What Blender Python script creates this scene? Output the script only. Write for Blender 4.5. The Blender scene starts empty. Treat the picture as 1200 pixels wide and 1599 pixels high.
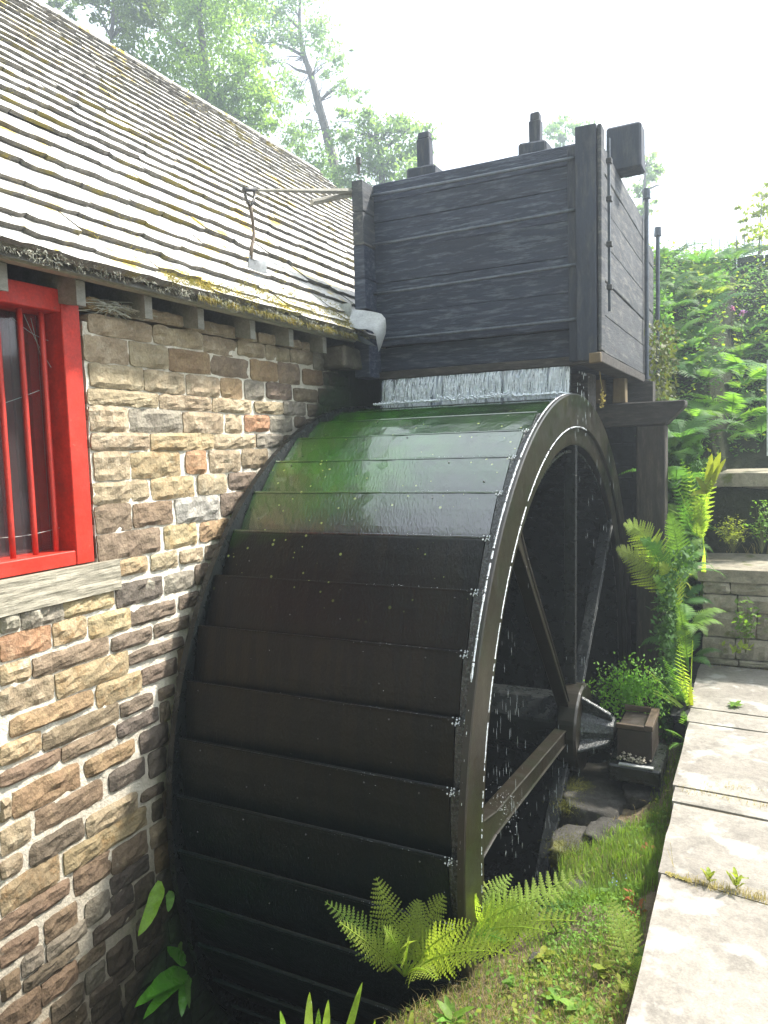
import bpy, bmesh, math, random
import numpy as np
from mathutils import Vector, Matrix, Quaternion, noise
R_ = math.radians
SC = bpy.context.scene
COL = SC.collection
random.seed(7)

# ---------------------------------------------------------------- camera
YAW, PIT, ROL, F, CAMH = 0.46576987, -0.08309036, 0.03015395, 1174.35, 1.6
def _rot():
    B = np.array([[1, 0, 0], [0, 0, 1], [0, -1, 0]], float)
    c, s = math.cos(ROL), math.sin(ROL); Rr = np.array([[c, -s, 0], [s, c, 0], [0, 0, 1]])
    c, s = math.cos(PIT), math.sin(PIT); Rp = np.array([[1, 0, 0], [0, c, -s], [0, s, c]])
    c, s = math.cos(YAW), math.sin(YAW); Ry = np.array([[c, -s, 0], [s, c, 0], [0, 0, 1]])
    return Ry @ Rp @ B @ Rr
CR = _rot()
def pix(x, y, ax, v):
    """the point of the place seen at photo pixel x, y that lies on the plane X, Y or Z (ax 0, 1, 2) = v"""
    r = CR @ np.array([(x - 600) / F, (y - 799.5) / F, 1.0])
    o = np.array([0, 0, CAMH]); s = (v - o[ax]) / r[ax]
    return Vector(o + s * r)
def px_of(P):
    q = CR.T @ (np.array(P) - np.array([0, 0, CAMH]))
    return 600 + F * q[0] / q[2], 799.5 + F * q[1] / q[2], q[2]
cam = bpy.data.objects.new('camera', bpy.data.cameras.new('camera'))
COL.objects.link(cam); SC.camera = cam
cam.data.sensor_fit = 'VERTICAL'; cam.data.sensor_height = 36.0
cam.data.lens = F / 1599 * 36.0
cam.data.clip_end = 1500; cam.data.clip_start = 0.05
M = Matrix(((CR[0][0], -CR[0][1], -CR[0][2], 0), (CR[1][0], -CR[1][1], -CR[1][2], 0), (CR[2][0], -CR[2][1], -CR[2][2], CAMH), (0, 0, 0, 1)))
cam.matrix_world = M

# ---------------------------------------------------------------- light
SUN_EL, SUN_AZ = R_(51), R_(45)            # azimuth from +Y (down the mill wall) towards +X
sd = Vector((math.sin(SUN_AZ) * math.cos(SUN_EL), math.cos(SUN_AZ) * math.cos(SUN_EL), math.sin(SUN_EL)))
W = bpy.data.worlds.new('World'); SC.world = W; W.use_nodes = True
nt = W.node_tree; nt.nodes.clear()
wo = nt.nodes.new('ShaderNodeOutputWorld'); bg = nt.nodes.new('ShaderNodeBackground')
sk = nt.nodes.new('ShaderNodeTexSky'); sk.sky_type = 'NISHITA'; sk.sun_disc = False
sk.sun_elevation = SUN_EL; sk.sun_rotation = SUN_AZ; sk.air_density = 1.0; sk.dust_density = 3.0
mx = nt.nodes.new('ShaderNodeMix'); mx.data_type = 'RGBA'; mx.inputs[0].default_value = 0.72
nt.links.new(sk.outputs[0], mx.inputs[6]); mx.inputs[7].default_value = (5.4, 5.7, 6.0, 1)   # thin bright cloud
nt.links.new(mx.outputs[2], bg.inputs[0]); bg.inputs[1].default_value = 0.12
nt.links.new(bg.outputs[0], wo.inputs[0])
sun = bpy.data.objects.new('sun', bpy.data.lights.new('sun', 'SUN')); COL.objects.link(sun)
sun.data.energy = 4.2; sun.data.angle = R_(4.0); sun.data.color = (1, .95, .86)
sun.rotation_euler = sd.to_track_quat('Z', 'Y').to_euler()
SC.view_settings.view_transform = 'Standard'; SC.view_settings.look = 'None'
SC.view_settings.exposure = 1.9; SC.view_settings.gamma = 1; SC.view_settings.use_curve_mapping = False

# ---------------------------------------------------------------- helpers
class MB:
    def __init__(s): s.v = []; s.f = []; s.sm = False
    def add(s, vs, fs):
        n = len(s.v); s.v += [tuple(v) for v in vs]; s.f += [tuple(i + n for i in f) for f in fs]; return s
    def box(s, x0, x1, y0, y1, z0, z1, j=0.0):
        r = lambda: random.uniform(-j, j) if j else 0
        vs = [(x + r(), y + r(), z + r()) for x in (x0, x1) for y in (y0, y1) for z in (z0, z1)]
        return s.add(vs, [(0, 1, 3, 2), (4, 6, 7, 5), (0, 4, 5, 1), (2, 3, 7, 6), (0, 2, 6, 4), (1, 5, 7, 3)])
    def prism(s, poly, d):
        """poly: list of Vectors (flat outline), d: thickness vector"""
        d = Vector(d); n = len(poly); vs = [Vector(p) for p in poly] + [Vector(p) + d for p in poly]
        return s.add(vs, [tuple(range(n))[::-1], tuple(range(n, 2 * n))] + [(i, (i + 1) % n, n + (i + 1) % n, n + i) for i in range(n)])
    def tube(s, pts, rad, n=8, caps=True):
        pts = [Vector(p) for p in pts]; m = len(pts)
        rad = rad if isinstance(rad, (list, tuple)) else [rad] * m
        up = Vector((0.13, 0.21, 1)).normalized(); vs = []
        for i, p in enumerate(pts):
            t = (pts[min(i + 1, m - 1)] - pts[max(i - 1, 0)]).normalized()
            u = t.cross(up);
            if u.length < .2: u = t.cross(Vector((1, 0, 0)))
            u.normalize(); w = t.cross(u)
            for k in range(n):
                a = 2 * math.pi * k / n; vs.append(p + (u * math.cos(a) + w * math.sin(a)) * rad[i])
        fs = [(i * n + k, i * n + (k + 1) % n, (i + 1) * n + (k + 1) % n, (i + 1) * n + k) for i in range(m - 1) for k in range(n)]
        if caps: fs += [tuple(range(n))[::-1], tuple(range((m - 1) * n, m * n))]
        return s.add(vs, fs)
    def grid(s, P):
        """P: rows of points"""
        n = len(P[0]); return s.add([q for row in P for q in row], [(i * n + j, i * n + j + 1, (i + 1) * n + j + 1, (i + 1) * n + j) for i in range(len(P) - 1) for j in range(n - 1)])
    def build(s, name, mat, parent=None, smooth=False, bevel=0, kind=None, org=None):
        o_ = Vector(parent['_org']) if parent is not None and '_org' in parent else (Vector(org) if org else Vector())
        me = bpy.data.meshes.new(name)
        me.from_pydata([tuple(Vector(v) - o_) for v in s.v], [], s.f)
        if mat: me.materials.append(mat)
        if smooth: me.polygons.foreach_set('use_smooth', [True] * len(me.polygons))
        me.update()
        if bevel:
            b = bmesh.new(); b.from_mesh(me)
            bmesh.ops.recalc_face_normals(b, faces=b.faces)
            bmesh.ops.bevel(b, geom=[e for e in b.edges], offset=bevel, segments=1, affect='EDGES', clamp_overlap=True)
            b.to_mesh(me); b.free()
        o = bpy.data.objects.new(name, me); COL.objects.link(o)
        if parent is not None:
            o.parent = parent
        else:
            o.location = o_
        o['_org'] = tuple(o_)
        if kind: o['kind'] = kind
        return o
def thing(name, label, cat, loc=(0, 0, 0), group=None):
    o = bpy.data.objects.new(name, None); COL.objects.link(o); o.location = loc; o.empty_display_size = .1
    o['_org'] = tuple(loc); o['label'] = label; o['category'] = cat
    if group: o['group'] = group
    return o
def tag(o, label, cat, group=None):
    o['label'] = label; o['category'] = cat
    if group: o['group'] = group
    return o
def nz(x, y=0., z=0., s=1.): return noise.noise(Vector((x * s, y * s, z * s)))

# ---------------------------------------------------------------- materials
MATS = {}
def mat(name, c1, c2=None, c3=None, scale=6, rough=.8, bump=.3, bscale=40, bdist=.004, stretch=(1, 1, 1), spec=.5, metal=0, rvar=.15,
        transl=0, spots=None, worldpos=False, coat=0, vary=.0, hue=.0, stain=None, mottle=.5, groove=None, roughvar=0):
    """procedural surface: two-scale noise between c1, c2 and c3, fine relief, shift per object, optional spots or stain
    spots=(colour, scale, threshold, softness)  stain=(colour, function name, amount)"""
    m = bpy.data.materials.new(name); m.use_nodes = True; n = m.node_tree; N = n.nodes; L = n.links
    P = N['Principled BSDF']; tc = N.new('ShaderNodeTexCoord'); geo = N.new('ShaderNodeNewGeometry')
    src = geo.outputs['Position'] if worldpos else tc.outputs['Object']
    mp = N.new('ShaderNodeMapping'); mp.inputs['Scale'].default_value = stretch; L.new(src, mp.inputs[0])
    oi = N.new('ShaderNodeObjectInfo')
    off = N.new('ShaderNodeVectorMath'); off.operation = 'SCALE'; off.inputs[0].default_value = (31, 17, 23); L.new(oi.outputs['Random'], off.inputs['Scale'])
    ad = N.new('ShaderNodeVectorMath'); ad.operation = 'ADD'; L.new(mp.outputs[0], ad.inputs[0]); L.new(off.outputs[0], ad.inputs[1])
    co = mp.outputs[0] if worldpos else ad.outputs[0]
    def tex(sc, det=8, ro=.6, vec=None, dist=0):
        t = N.new('ShaderNodeTexNoise'); t.inputs['Scale'].default_value = sc; t.inputs['Detail'].default_value = det; t.inputs['Roughness'].default_value = ro
        t.inputs['Distortion'].default_value = dist; L.new(vec or co, t.inputs['Vector']); return t.outputs['Fac']
    def ramp(f, a, b, ca=(0, 0, 0, 1), cb=(1, 1, 1, 1)):
        r = N.new('ShaderNodeValToRGB'); r.color_ramp.elements[0].position = a; r.color_ramp.elements[1].position = b
        r.color_ramp.elements[0].color = ca; r.color_ramp.elements[1].color = cb; L.new(f, r.inputs[0]); return r.outputs[0]
    def mix(f, a, b, mode='MIX'):
        x = N.new('ShaderNodeMix'); x.data_type = 'RGBA'; x.blend_type = mode
        if isinstance(f, (int, float)): x.inputs[0].default_value = f
        else: L.new(f, x.inputs[0])
        for k, q in ((6, a), (7, b)):
            if isinstance(q, tuple): x.inputs[k].default_value = (*q[:3], 1)
            else: L.new(q, x.inputs[k])
        return x.outputs[2]
    c2 = c2 or tuple(v * .6 for v in c1)
    col = mix(ramp(tex(scale, 6), .5 - .2 * mottle - .05, .5 + .2 * mottle + .05), c1, c2)
    if c3: col = mix(ramp(tex(scale * 2.7, 8, .7), .5, .66), col, c3)
    fine = tex(bscale, 8, .65)
    col = mix(.55, col, mix(ramp(fine, .3, .7), (.62, .62, .62), (1.22, 1.22, 1.22)), 'MULTIPLY')
    gr = tex(bscale * 4.5, 4, .7); col = mix(.5, col, mix(ramp(gr, .35, .65), (.62, .62, .62), (1.2, 1.2, 1.2)), 'MULTIPLY')
    if spots:
        for sp in (spots if isinstance(spots, list) else [spots]):
            col = mix(ramp(tex(sp[1], 7, .6, vec=geo.outputs['Position']), sp[2], sp[2] + sp[3]), col, sp[0])
    if stain:
        sep = N.new('ShaderNodeSeparateXYZ'); L.new(geo.outputs['Position'], sep.inputs[0])
        col = stain(N, L, sep, col, mix, ramp, tex, geo)
    if vary or hue:
        h = N.new('ShaderNodeHueSaturation'); mr = N.new('ShaderNodeMapRange'); L.new(oi.outputs['Random'], mr.inputs[0])
        mr.inputs[3].default_value = 1 - vary; mr.inputs[4].default_value = 1 + vary; L.new(mr.outputs[0], h.inputs['Value'])
        mh = N.new('ShaderNodeMath'); mh.operation = 'MULTIPLY'; L.new(oi.outputs['Random'], mh.inputs[0]); mh.inputs[1].default_value = 7.31
        fr = N.new('ShaderNodeMath'); fr.operation = 'FRACT'; L.new(mh.outputs[0], fr.inputs[0])
        m2 = N.new('ShaderNodeMapRange'); L.new(fr.outputs[0], m2.inputs[0]); m2.inputs[3].default_value = .5 - hue; m2.inputs[4].default_value = .5 + hue
        L.new(m2.outputs[0], h.inputs['Hue']); L.new(col, h.inputs['Color']); col = h.outputs[0]
    L.new(col, P.inputs['Base Color'])
    if rvar:
        mr = N.new('ShaderNodeMapRange'); L.new(tex(scale * 3, 5), mr.inputs[0]); mr.inputs[1].default_value = .3; mr.inputs[2].default_value = .7
        mr.inputs[3].default_value = max(.02, rough - rvar); mr.inputs[4].default_value = min(1, rough + rvar); L.new(mr.outputs[0], P.inputs['Roughness'])
    else: P.inputs['Roughness'].default_value = rough
    P.inputs['Specular IOR Level'].default_value = spec; P.inputs['Metallic'].default_value = metal
    if coat: P.inputs['Coat Weight'].default_value = coat; P.inputs['Coat Roughness'].default_value = .12
    b = N.new('ShaderNodeBump'); b.inputs['Strength'].default_value = bump; b.inputs['Distance'].default_value = bdist; L.new(fine, b.inputs['Height'])
    if bump: L.new(b.outputs[0], P.inputs['Normal'])
    if transl:
        out = N['Material Output']; tr = N.new('ShaderNodeBsdfTranslucent'); ms = N.new('ShaderNodeMixShader'); ms.inputs[0].default_value = transl
        tb = mix(.5, col, (1.0, 1.0, .35), 'MULTIPLY'); g2 = N.new('ShaderNodeMix'); g2.data_type = 'RGBA'; g2.blend_type = 'MULTIPLY'; g2.inputs[0].default_value = 1
        L.new(col, g2.inputs[6]); g2.inputs[7].default_value = (1.9, 2.0, .8, 1); L.new(g2.outputs[2], tr.inputs[0])
        L.new(P.outputs[0], ms.inputs[1]); L.new(tr.outputs[0], ms.inputs[2]); L.new(ms.outputs[0], out.inputs[0])
    MATS[name] = m; return m

def wall_algae_tone(N, L, sep, col, mix, ramp, tex, geo):
    """dark algae and damp where the wheel throws water, and a darker wall foot"""
    a = N.new('ShaderNodeMath'); a.operation = 'MULTIPLY_ADD'; L.new(sep.outputs['Z'], a.inputs[0]); a.inputs[1].default_value = -.75
    b = N.new('ShaderNodeMath'); b.operation = 'MULTIPLY_ADD'; L.new(sep.outputs['Y'], b.inputs[0]); b.inputs[1].default_value = 1.15; b.inputs[2].default_value = -2.62
    L.new(b.outputs[0], a.inputs[2])
    c = N.new('ShaderNodeMath'); c.operation = 'MULTIPLY_ADD'; L.new(tex(3.5, 8, .6, vec=geo.outputs['Position']), c.inputs[0]); c.inputs[1].default_value = .9; L.new(a.outputs[0], c.inputs[2])
    zr = N.new('ShaderNodeMapRange'); L.new(sep.outputs['Z'], zr.inputs[0]); zr.inputs[1].default_value = 1.0; zr.inputs[2].default_value = -.6  # the whole wall grows darker towards its foot
    col = mix(zr.outputs[0], col, mix(1.0, col, (.40, .365, .32), 'MULTIPLY'))
    k = ramp(c.outputs[0], .38, .95)
    col = mix(k, col, mix(.88, col, (.10, .105, .075), 'MULTIPLY'))
    k2 = ramp(c.outputs[0], .85, 1.25)
    return mix(k2, col, (.022, .035, .014))
ST = {'t': ((.42, .33, .205), (.27, .205, .125), (.50, .42, .29)), 'y': ((.46, .36, .20), (.34, .25, .13), (.40, .24, .09)), 'o': ((.33, .20, .10), (.24, .14, .075), (.40, .27, .14)),
      'O': ((.40, .20, .09), (.28, .13, .06), (.44, .27, .15)), 'b': ((.23, .165, .105), (.16, .115, .075), (.30, .23, .15)), 'r': ((.24, .155, .095), (.165, .11, .072), (.29, .20, .12)),
      'p': ((.15, .11, .085), (.10, .075, .062), (.19, .14, .105)), 'P': ((.095, .08, .078), (.06, .052, .055), (.13, .105, .10)), 'd': ((.14, .11, .08), (.09, .07, .055), (.18, .14, .10)),
      'g': ((.28, .26, .21), (.20, .18, .15), (.36, .33, .27)), 'w': ((.45, .44, .41), (.30, .29, .27), (.55, .53, .48))}
for k, v in ST.items():
  v = [tuple(c * .68 + (sum(q) / 3) * .08 + t_ * .24 for c, t_ in zip(q, (.31, .245, .165))) for q in v]
  mat('sandstone_' + {'t': 'tan', 'y': 'ochre', 'o': 'orange', 'O': 'rust', 'b': 'brown', 'r': 'redbrown', 'p': 'purple', 'P': 'plum', 'd': 'dark', 'g': 'grey', 'w': 'pale'}[k], *v, scale=7, rough=.9, bump=1.0, bscale=26, bdist=.016, vary=.10, hue=.008, stain=wall_algae_tone, spec=.3, spots=((.50, .45, .36), 11, .64, .12))
SM = {k: m for k, m in zip(ST, list(MATS.values()))}
mortar = mat('lime_mortar', (.78, .73, .63), (.66, .60, .50), scale=9, bump=1, bscale=70, bdist=.008, rough=.95, stain=wall_algae_tone, worldpos=True, spec=.2)
roofst = mat('stone_slate', (.62, .60, .565), (.54, .52, .49), (.44, .425, .39), scale=5, bump=.9, bscale=45, bdist=.006, rough=.9, vary=.12, spec=.3,
             spots=[((.50, .37, .07), 4.5, .58, .07), ((.30, .295, .26), 12, .56, .08), ((.40, .30, .07), 16, .62, .05)])
def edge_dirt_shade(N, L, sep, col, mix, ramp, tex, geo): return col
roofedge = mat('stone_slate_edge', (.19, .18, .165), (.12, .115, .10), (.25, .24, .22), scale=12, bump=1, bscale=60, bdist=.008, rough=.95, vary=.2, spec=.2,  # dirt on the slate edges and shade under them, both in the colour
               spots=((.20, .17, .05), 3, .56, .08))
moss = mat('dry_moss', (.26, .24, .10), (.33, .26, .08), (.15, .15, .07), scale=9, bump=.6, bscale=80, rough=1, transl=.2, vary=.15, spec=.1)
greymoss = mat('grey_lichen_fringe', (.50, .50, .42), (.36, .36, .30), scale=10, bump=.5, rough=1, spec=.1)
red = mat('red_paint', (.56, .035, .018), (.50, .028, .015), scale=4, rough=.5, bump=.6, bscale=18, bdist=.004, spec=.4, mottle=1, spots=[((.33, .035, .022), 7, .60, .08), ((.22, .10, .07), 22, .68, .03)])
redbar = mat('red_painted_iron', (.52, .035, .02), (.40, .03, .02), scale=12, rough=.45, bump=.9, bscale=90, bdist=.003)
redwood = mat('dull_red_timber', (.30, .07, .07), (.19, .05, .055), scale=3, rough=.6, stretch=(3, 3, .4))
sillst = mat('sill_stone', (.36, .33, .26), (.27, .245, .19), scale=5, rough=.9, bump=.8, bscale=26, bdist=.006, stretch=(1, .5, 7))
oldwood = mat('weathered_grey_wood', (.30, .29, .26), (.20, .19, .16), scale=4, rough=.85, bump=.6, bscale=40, stretch=(2, .5, 2), spec=.3)
darkin = mat('dark_interior_plaster', (.03, .03, .035), scale=2)
tankw = mat('black_tarred_plank', (.020, .029, .058), (.013, .019, .040), (.095, .115, .155), scale=2.6, rough=.62, bump=1.0, bscale=22, bdist=.006, stretch=(.9, 3, 7), spec=.42, rvar=.15, vary=.12)  # bluish veil of glare over the tank front put into the plank colour
tanks = mat('lit_tarred_plank', (.062, .067, .076), (.032, .036, .045), (.14, .138, .13), scale=2.2, rough=.75, bump=1.0, bscale=20, bdist=.005, stretch=(3, .8, 6), spec=.4, vary=.12,  # side planks paler than the front: light on them put into the colour
              spots=((.30, .19, .06), 4, .68, .08))
tankv = mat('black_tarred_post', (.022, .030, .052), (.014, .019, .034), (.055, .058, .065), scale=3, rough=.65, bump=.9, bscale=26, bdist=.005, stretch=(3, 3, .6), spec=.4)  # same bluish glare veil in the post colour
rodm = mat('dark_iron_rod', (.10, .12, .15), (.06, .07, .09), scale=20, rough=.45, metal=.3, bump=.4, bscale=90)
iron = mat('worn_iron', (.10, .10, .105), (.06, .055, .05), scale=14, rough=.5, metal=.6, bump=.4)
lead = mat('weathered_zinc_sheet', (.42, .43, .42), (.34, .35, .35), scale=3, rough=.45, metal=.25, bump=.15, bscale=20)
beamw = mat('oak_beam', (.045, .038, .034), (.026, .023, .022), (.08, .07, .06), scale=3, rough=.8, bump=1, bscale=24, bdist=.006, stretch=(1.2, 3, 5))
beamv = mat('oak_post', (.045, .037, .031), (.026, .022, .02), (.08, .065, .052), scale=3, rough=.8, bump=1, bscale=24, bdist=.006, stretch=(4, 4, .7))
palewood = mat('cut_ochre_wood', (.16, .115, .055), (.11, .08, .04), scale=4, rough=.85, bump=.5, stretch=(3, 3, .6))

def wheel_plate(name, side):
    """wet painted iron: dark brown-black, green of algae and reflected trees in patches, a film of running water"""
    m = bpy.data.materials.new(name); m.use_nodes = True; n = m.node_tree; N = n.nodes; L = n.links; P = N['Principled BSDF']
    geo = N.new('ShaderNodeNewGeometry'); tc = N.new('ShaderNodeTexCoord'); sep = N.new('ShaderNodeSeparateXYZ'); L.new(geo.outputs['Position'], sep.inputs[0])
    def tex(sc, det=6, ro=.6, vec=None):
        t = N.new('ShaderNodeTexNoise'); t.inputs['Scale'].default_value = sc; t.inputs['Detail'].default_value = det; t.inputs['Roughness'].default_value = ro; L.new(vec or geo.outputs['Position'], t.inputs['Vector']); return t.outputs['Fac']
    def ramp(f, a, b, ca=(0, 0, 0, 1), cb=(1, 1, 1, 1)):
        r = N.new('ShaderNodeValToRGB'); r.color_ramp.elements[0].position = a; r.color_ramp.elements[1].position = b; r.color_ramp.elements[0].color = ca; r.color_ramp.elements[1].color = cb; L.new(f, r.inputs[0]); return r.outputs[0]
    def mix(f, a, b, mode='MIX'):
        x = N.new('ShaderNodeMix'); x.data_type = 'RGBA'; x.blend_type = mode
        if isinstance(f, (int, float)): x.inputs[0].default_value = f
        else: L.new(f, x.inputs[0])
        for k, q in ((6, a), (7, b)):
            if isinstance(q, tuple): x.inputs[k].default_value = (*q[:3], 1)
            else: L.new(q, x.inputs[k])
        return x.outputs[2]
    base = mix(ramp(tex(2.5), .35, .65), (.009, .0065, .004), (.004, .004, .0035))
    mp0 = N.new('ShaderNodeMapping'); mp0.inputs['Scale'].default_value = (14, 1.2, 1.2); L.new(geo.outputs['Position'], mp0.inputs[0])
    st_ = tex(1, 6, .65, vec=mp0.outputs[0])
    base = mix(ramp(st_, .52, .70), base, (.020, .009, .005)); base = mix(ramp(st_, .50, .34), base, (.003, .003, .003))
    zl = N.new('ShaderNodeMapRange'); L.new(sep.outputs['Z'], zl.inputs[0]); zl.inputs[1].default_value = .7; zl.inputs[2].default_value = -.7
    base = mix(zl.outputs[0], base, (.003, .012, .011))                     # teal veil low on the wheel put into the colour, with dark slime
    # algae on the wet top; reflected green at its left put into the colour too
    za = N.new('ShaderNodeMath'); za.operation = 'MULTIPLY_ADD'; L.new(tex(2.2, 5), za.inputs[0]); za.inputs[1].default_value = .5; L.new(sep.outputs['Z'], za.inputs[2])
    xl2 = N.new('ShaderNodeMapRange'); L.new(sep.outputs['X'], xl2.inputs[0]); xl2.inputs[1].default_value = -1.75; xl2.inputs[2].default_value = -1.25; xl2.inputs[3].default_value = 1; xl2.inputs[4].default_value = .30
    am = N.new('ShaderNodeMath'); am.operation = 'MULTIPLY'; L.new(ramp(_half(N, L, za.outputs[0]), .74, .86), am.inputs[0]); L.new(xl2.outputs[0], am.inputs[1])
    pt = N.new('ShaderNodeMath'); pt.operation = 'MULTIPLY'; L.new(am.outputs[0], pt.inputs[0]); L.new(ramp(tex(9, 8, .7), .30, .55, (.35, .35, .35, 1)), pt.inputs[1])
    base = mix(pt.outputs[0], base, mix(ramp(tex(5), .35, .7), (.014, .095, .002), (.040, .12, .004)))
    # droplets of duckweed stuck on the plates
    v = N.new('ShaderNodeTexVoronoi'); v.feature = 'F1'; v.inputs['Scale'].default_value = 30; v.inputs['Randomness'].default_value = 1; L.new(geo.outputs['Position'], v.inputs['Vector'])
    lt = N.new('ShaderNodeMath'); lt.operation = 'LESS_THAN'; L.new(v.outputs['Distance'], lt.inputs[0])
    rs = N.new('ShaderNodeSeparateColor'); L.new(v.outputs['Color'], rs.inputs[0]); mm = N.new('ShaderNodeMapRange'); L.new(rs.outputs[0], mm.inputs[0]); mm.inputs[1].default_value = .62; mm.inputs[2].default_value = 1; mm.inputs[3].default_value = 0; mm.inputs[4].default_value = .21
    L.new(mm.outputs[0], lt.inputs[1])
    zz = N.new('ShaderNodeMath'); zz.operation = 'MULTIPLY'; L.new(lt.outputs[0], zz.inputs[0]); L.new(ramp(_half(N, L, za.outputs[0]), .58, .70), zz.inputs[1])
    base = mix(zz.outputs[0], base, (.19, .23, .07))
    L.new(base, P.inputs['Base Color']); film = ramp(_half(N, L, sep.outputs['Z']), .612, .622)          # running water covers the upper plates only
    def rng(f, a, b_):
        q = N.new('ShaderNodeMapRange'); L.new(f, q.inputs[0]); q.inputs[3].default_value = a; q.inputs[4].default_value = b_; return q.outputs[0]
    L.new(rng(film, .30, .11), P.inputs['Roughness']); L.new(rng(film, 1.33, 2.0), P.inputs['IOR']); L.new(rng(film, .0, 1.0), P.inputs['Coat Weight']); P.inputs['Coat Roughness'].default_value = .06
    mp = N.new('ShaderNodeMapping'); mp.inputs['Scale'].default_value = (1.6, .7, .7); L.new(geo.outputs['Position'], mp.inputs[0])
    b = N.new('ShaderNodeBump'); b.inputs['Distance'].default_value = .0032; b.inputs['Strength'].default_value = 1.0; L.new(tex(75, 3, .55, vec=mp.outputs[0]), b.inputs['Height'])
    b2 = N.new('ShaderNodeBump'); b2.inputs['Distance'].default_value = .012; b2.inputs['Strength'].default_value = .5; L.new(tex(6, 2), b2.inputs['Height']); L.new(b2.outputs[0], b.inputs['Normal']); L.new(b.outputs[0], P.inputs['Normal'])
    return m
def _half(N, L, s):
    a = N.new('ShaderNodeMath'); a.operation = 'MULTIPLY'; a.inputs[1].default_value = .5; L.new(s, a.inputs[0]); return a.outputs[0]
plate = wheel_plate('wet_bucket_plate', 0)
shroudm = mat('wet_brown_iron', (.014, .010, .0045), (.009, .0075, .004), (.010, .013, .005), scale=3, rough=.38, bump=.5, bscale=120, bdist=.002, spec=.5, worldpos=True, rvar=.1)
wetblack = mat('wet_black_timber', (.010, .012, .012), (.006, .008, .008), scale=5, rough=.3, bump=.8, bscale=60, bdist=.004, spec=.5)
speck = mat('wet_speckled_block', (.035, .037, .035), (.012, .014, .014), (.10, .115, .12), scale=26, rough=.25, bump=1, bscale=90, bdist=.006, spec=.6)
foam = mat('white_water_foam', (.88, .92, .96), (.72, .78, .85), scale=30, rough=.35, bump=1, bscale=120, bdist=.006, spec=.5)
rockm = mat('bank_rock', (.045, .041, .033), (.026, .024, .02), (.08, .076, .066), scale=4, rough=.9, bump=1, bscale=30, bdist=.012, spots=((.10, .10, .025), 5, .56, .08), worldpos=True)
flag = mat('york_stone_flag', (.27, .25, .215), (.21, .19, .165), (.17, .155, .135), scale=2.4, rough=.92, bump=.8, bscale=28, bdist=.006, spec=.25, vary=.06, worldpos=True, spots=((.34, .325, .295), 5, .54, .1))
stepst = mat('step_stone', (.34, .31, .245), (.25, .22, .17), (.18, .165, .13), scale=4, rough=.95, bump=1, bscale=26, bdist=.01, spec=.2, vary=.1, spots=((.11, .12, .04), 6, .60, .08))
soil = mat('dry_soil', (.20, .16, .105), (.13, .10, .065), (.26, .215, .14), scale=7, rough=1, bump=1, bscale=40, bdist=.02, spec=.1, worldpos=True, spots=((.10, .12, .035), 3.5, .55, .08))
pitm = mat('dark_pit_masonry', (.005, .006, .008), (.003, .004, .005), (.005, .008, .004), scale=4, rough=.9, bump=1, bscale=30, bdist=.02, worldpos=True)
bankm = mat('dark_bank_earth', (.035, .04, .02), (.02, .026, .012), scale=3, rough=1, bump=1, bscale=30, bdist=.03, worldpos=True, spec=.1)  # dark greenish-brown earth of hillside and hilltop
def leafm(name, c, t=.4, v=.2, h=.015, ro=.6): return mat(name, c, tuple(x * .72 for x in c), scale=5, rough=ro, bump=.2, bscale=60, transl=t, vary=v, hue=h, spec=.22)
fernY = leafm('fern_yellow_green', (.32, .42, .085), .5); fernG = leafm('fern_green', (.15, .29, .06), .5); fernD = leafm('fern_deep_green', (.10, .21, .065), .45)
tongue = leafm('harts_tongue_leaf', (.26, .42, .04), .45, ro=.3); herb = leafm('herb_leaf', (.17, .31, .05), .45); herbY = leafm('herb_leaf_yellow', (.26, .30, .045), .45)
grassm = leafm('grass_blade', (.16, .26, .055), .45); straw = leafm('dry_straw', (.36, .29, .13), .35, h=.0)
under = leafm('undergrowth_leaf', (.14, .26, .08), .45); treeA = leafm('beech_leaf', (.19, .29, .08), .55, v=.3); treeB = leafm('ash_leaf', (.19, .30, .15), .55); treeC = leafm('far_leaf', (.21, .32, .15), .55)
bark = mat('tree_bark', (.10, .09, .075), (.06, .055, .045), scale=6, rough=.95, bump=1, bscale=30, stretch=(3, 3, .5)); stemm = mat('fern_stalk', (.16, .17, .05), scale=10)
cob = mat('cobweb', (.55, .55, .52), rough=1); pinkm = leafm('pink_flower_petal', (.38, .16, .50), .4); whitep = mat('white_painted_pole', (.7, .72, .76), (.6, .62, .66), rough=.5)
redleaf = leafm('reddened_leaf', (.30, .09, .05), .4)

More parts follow.
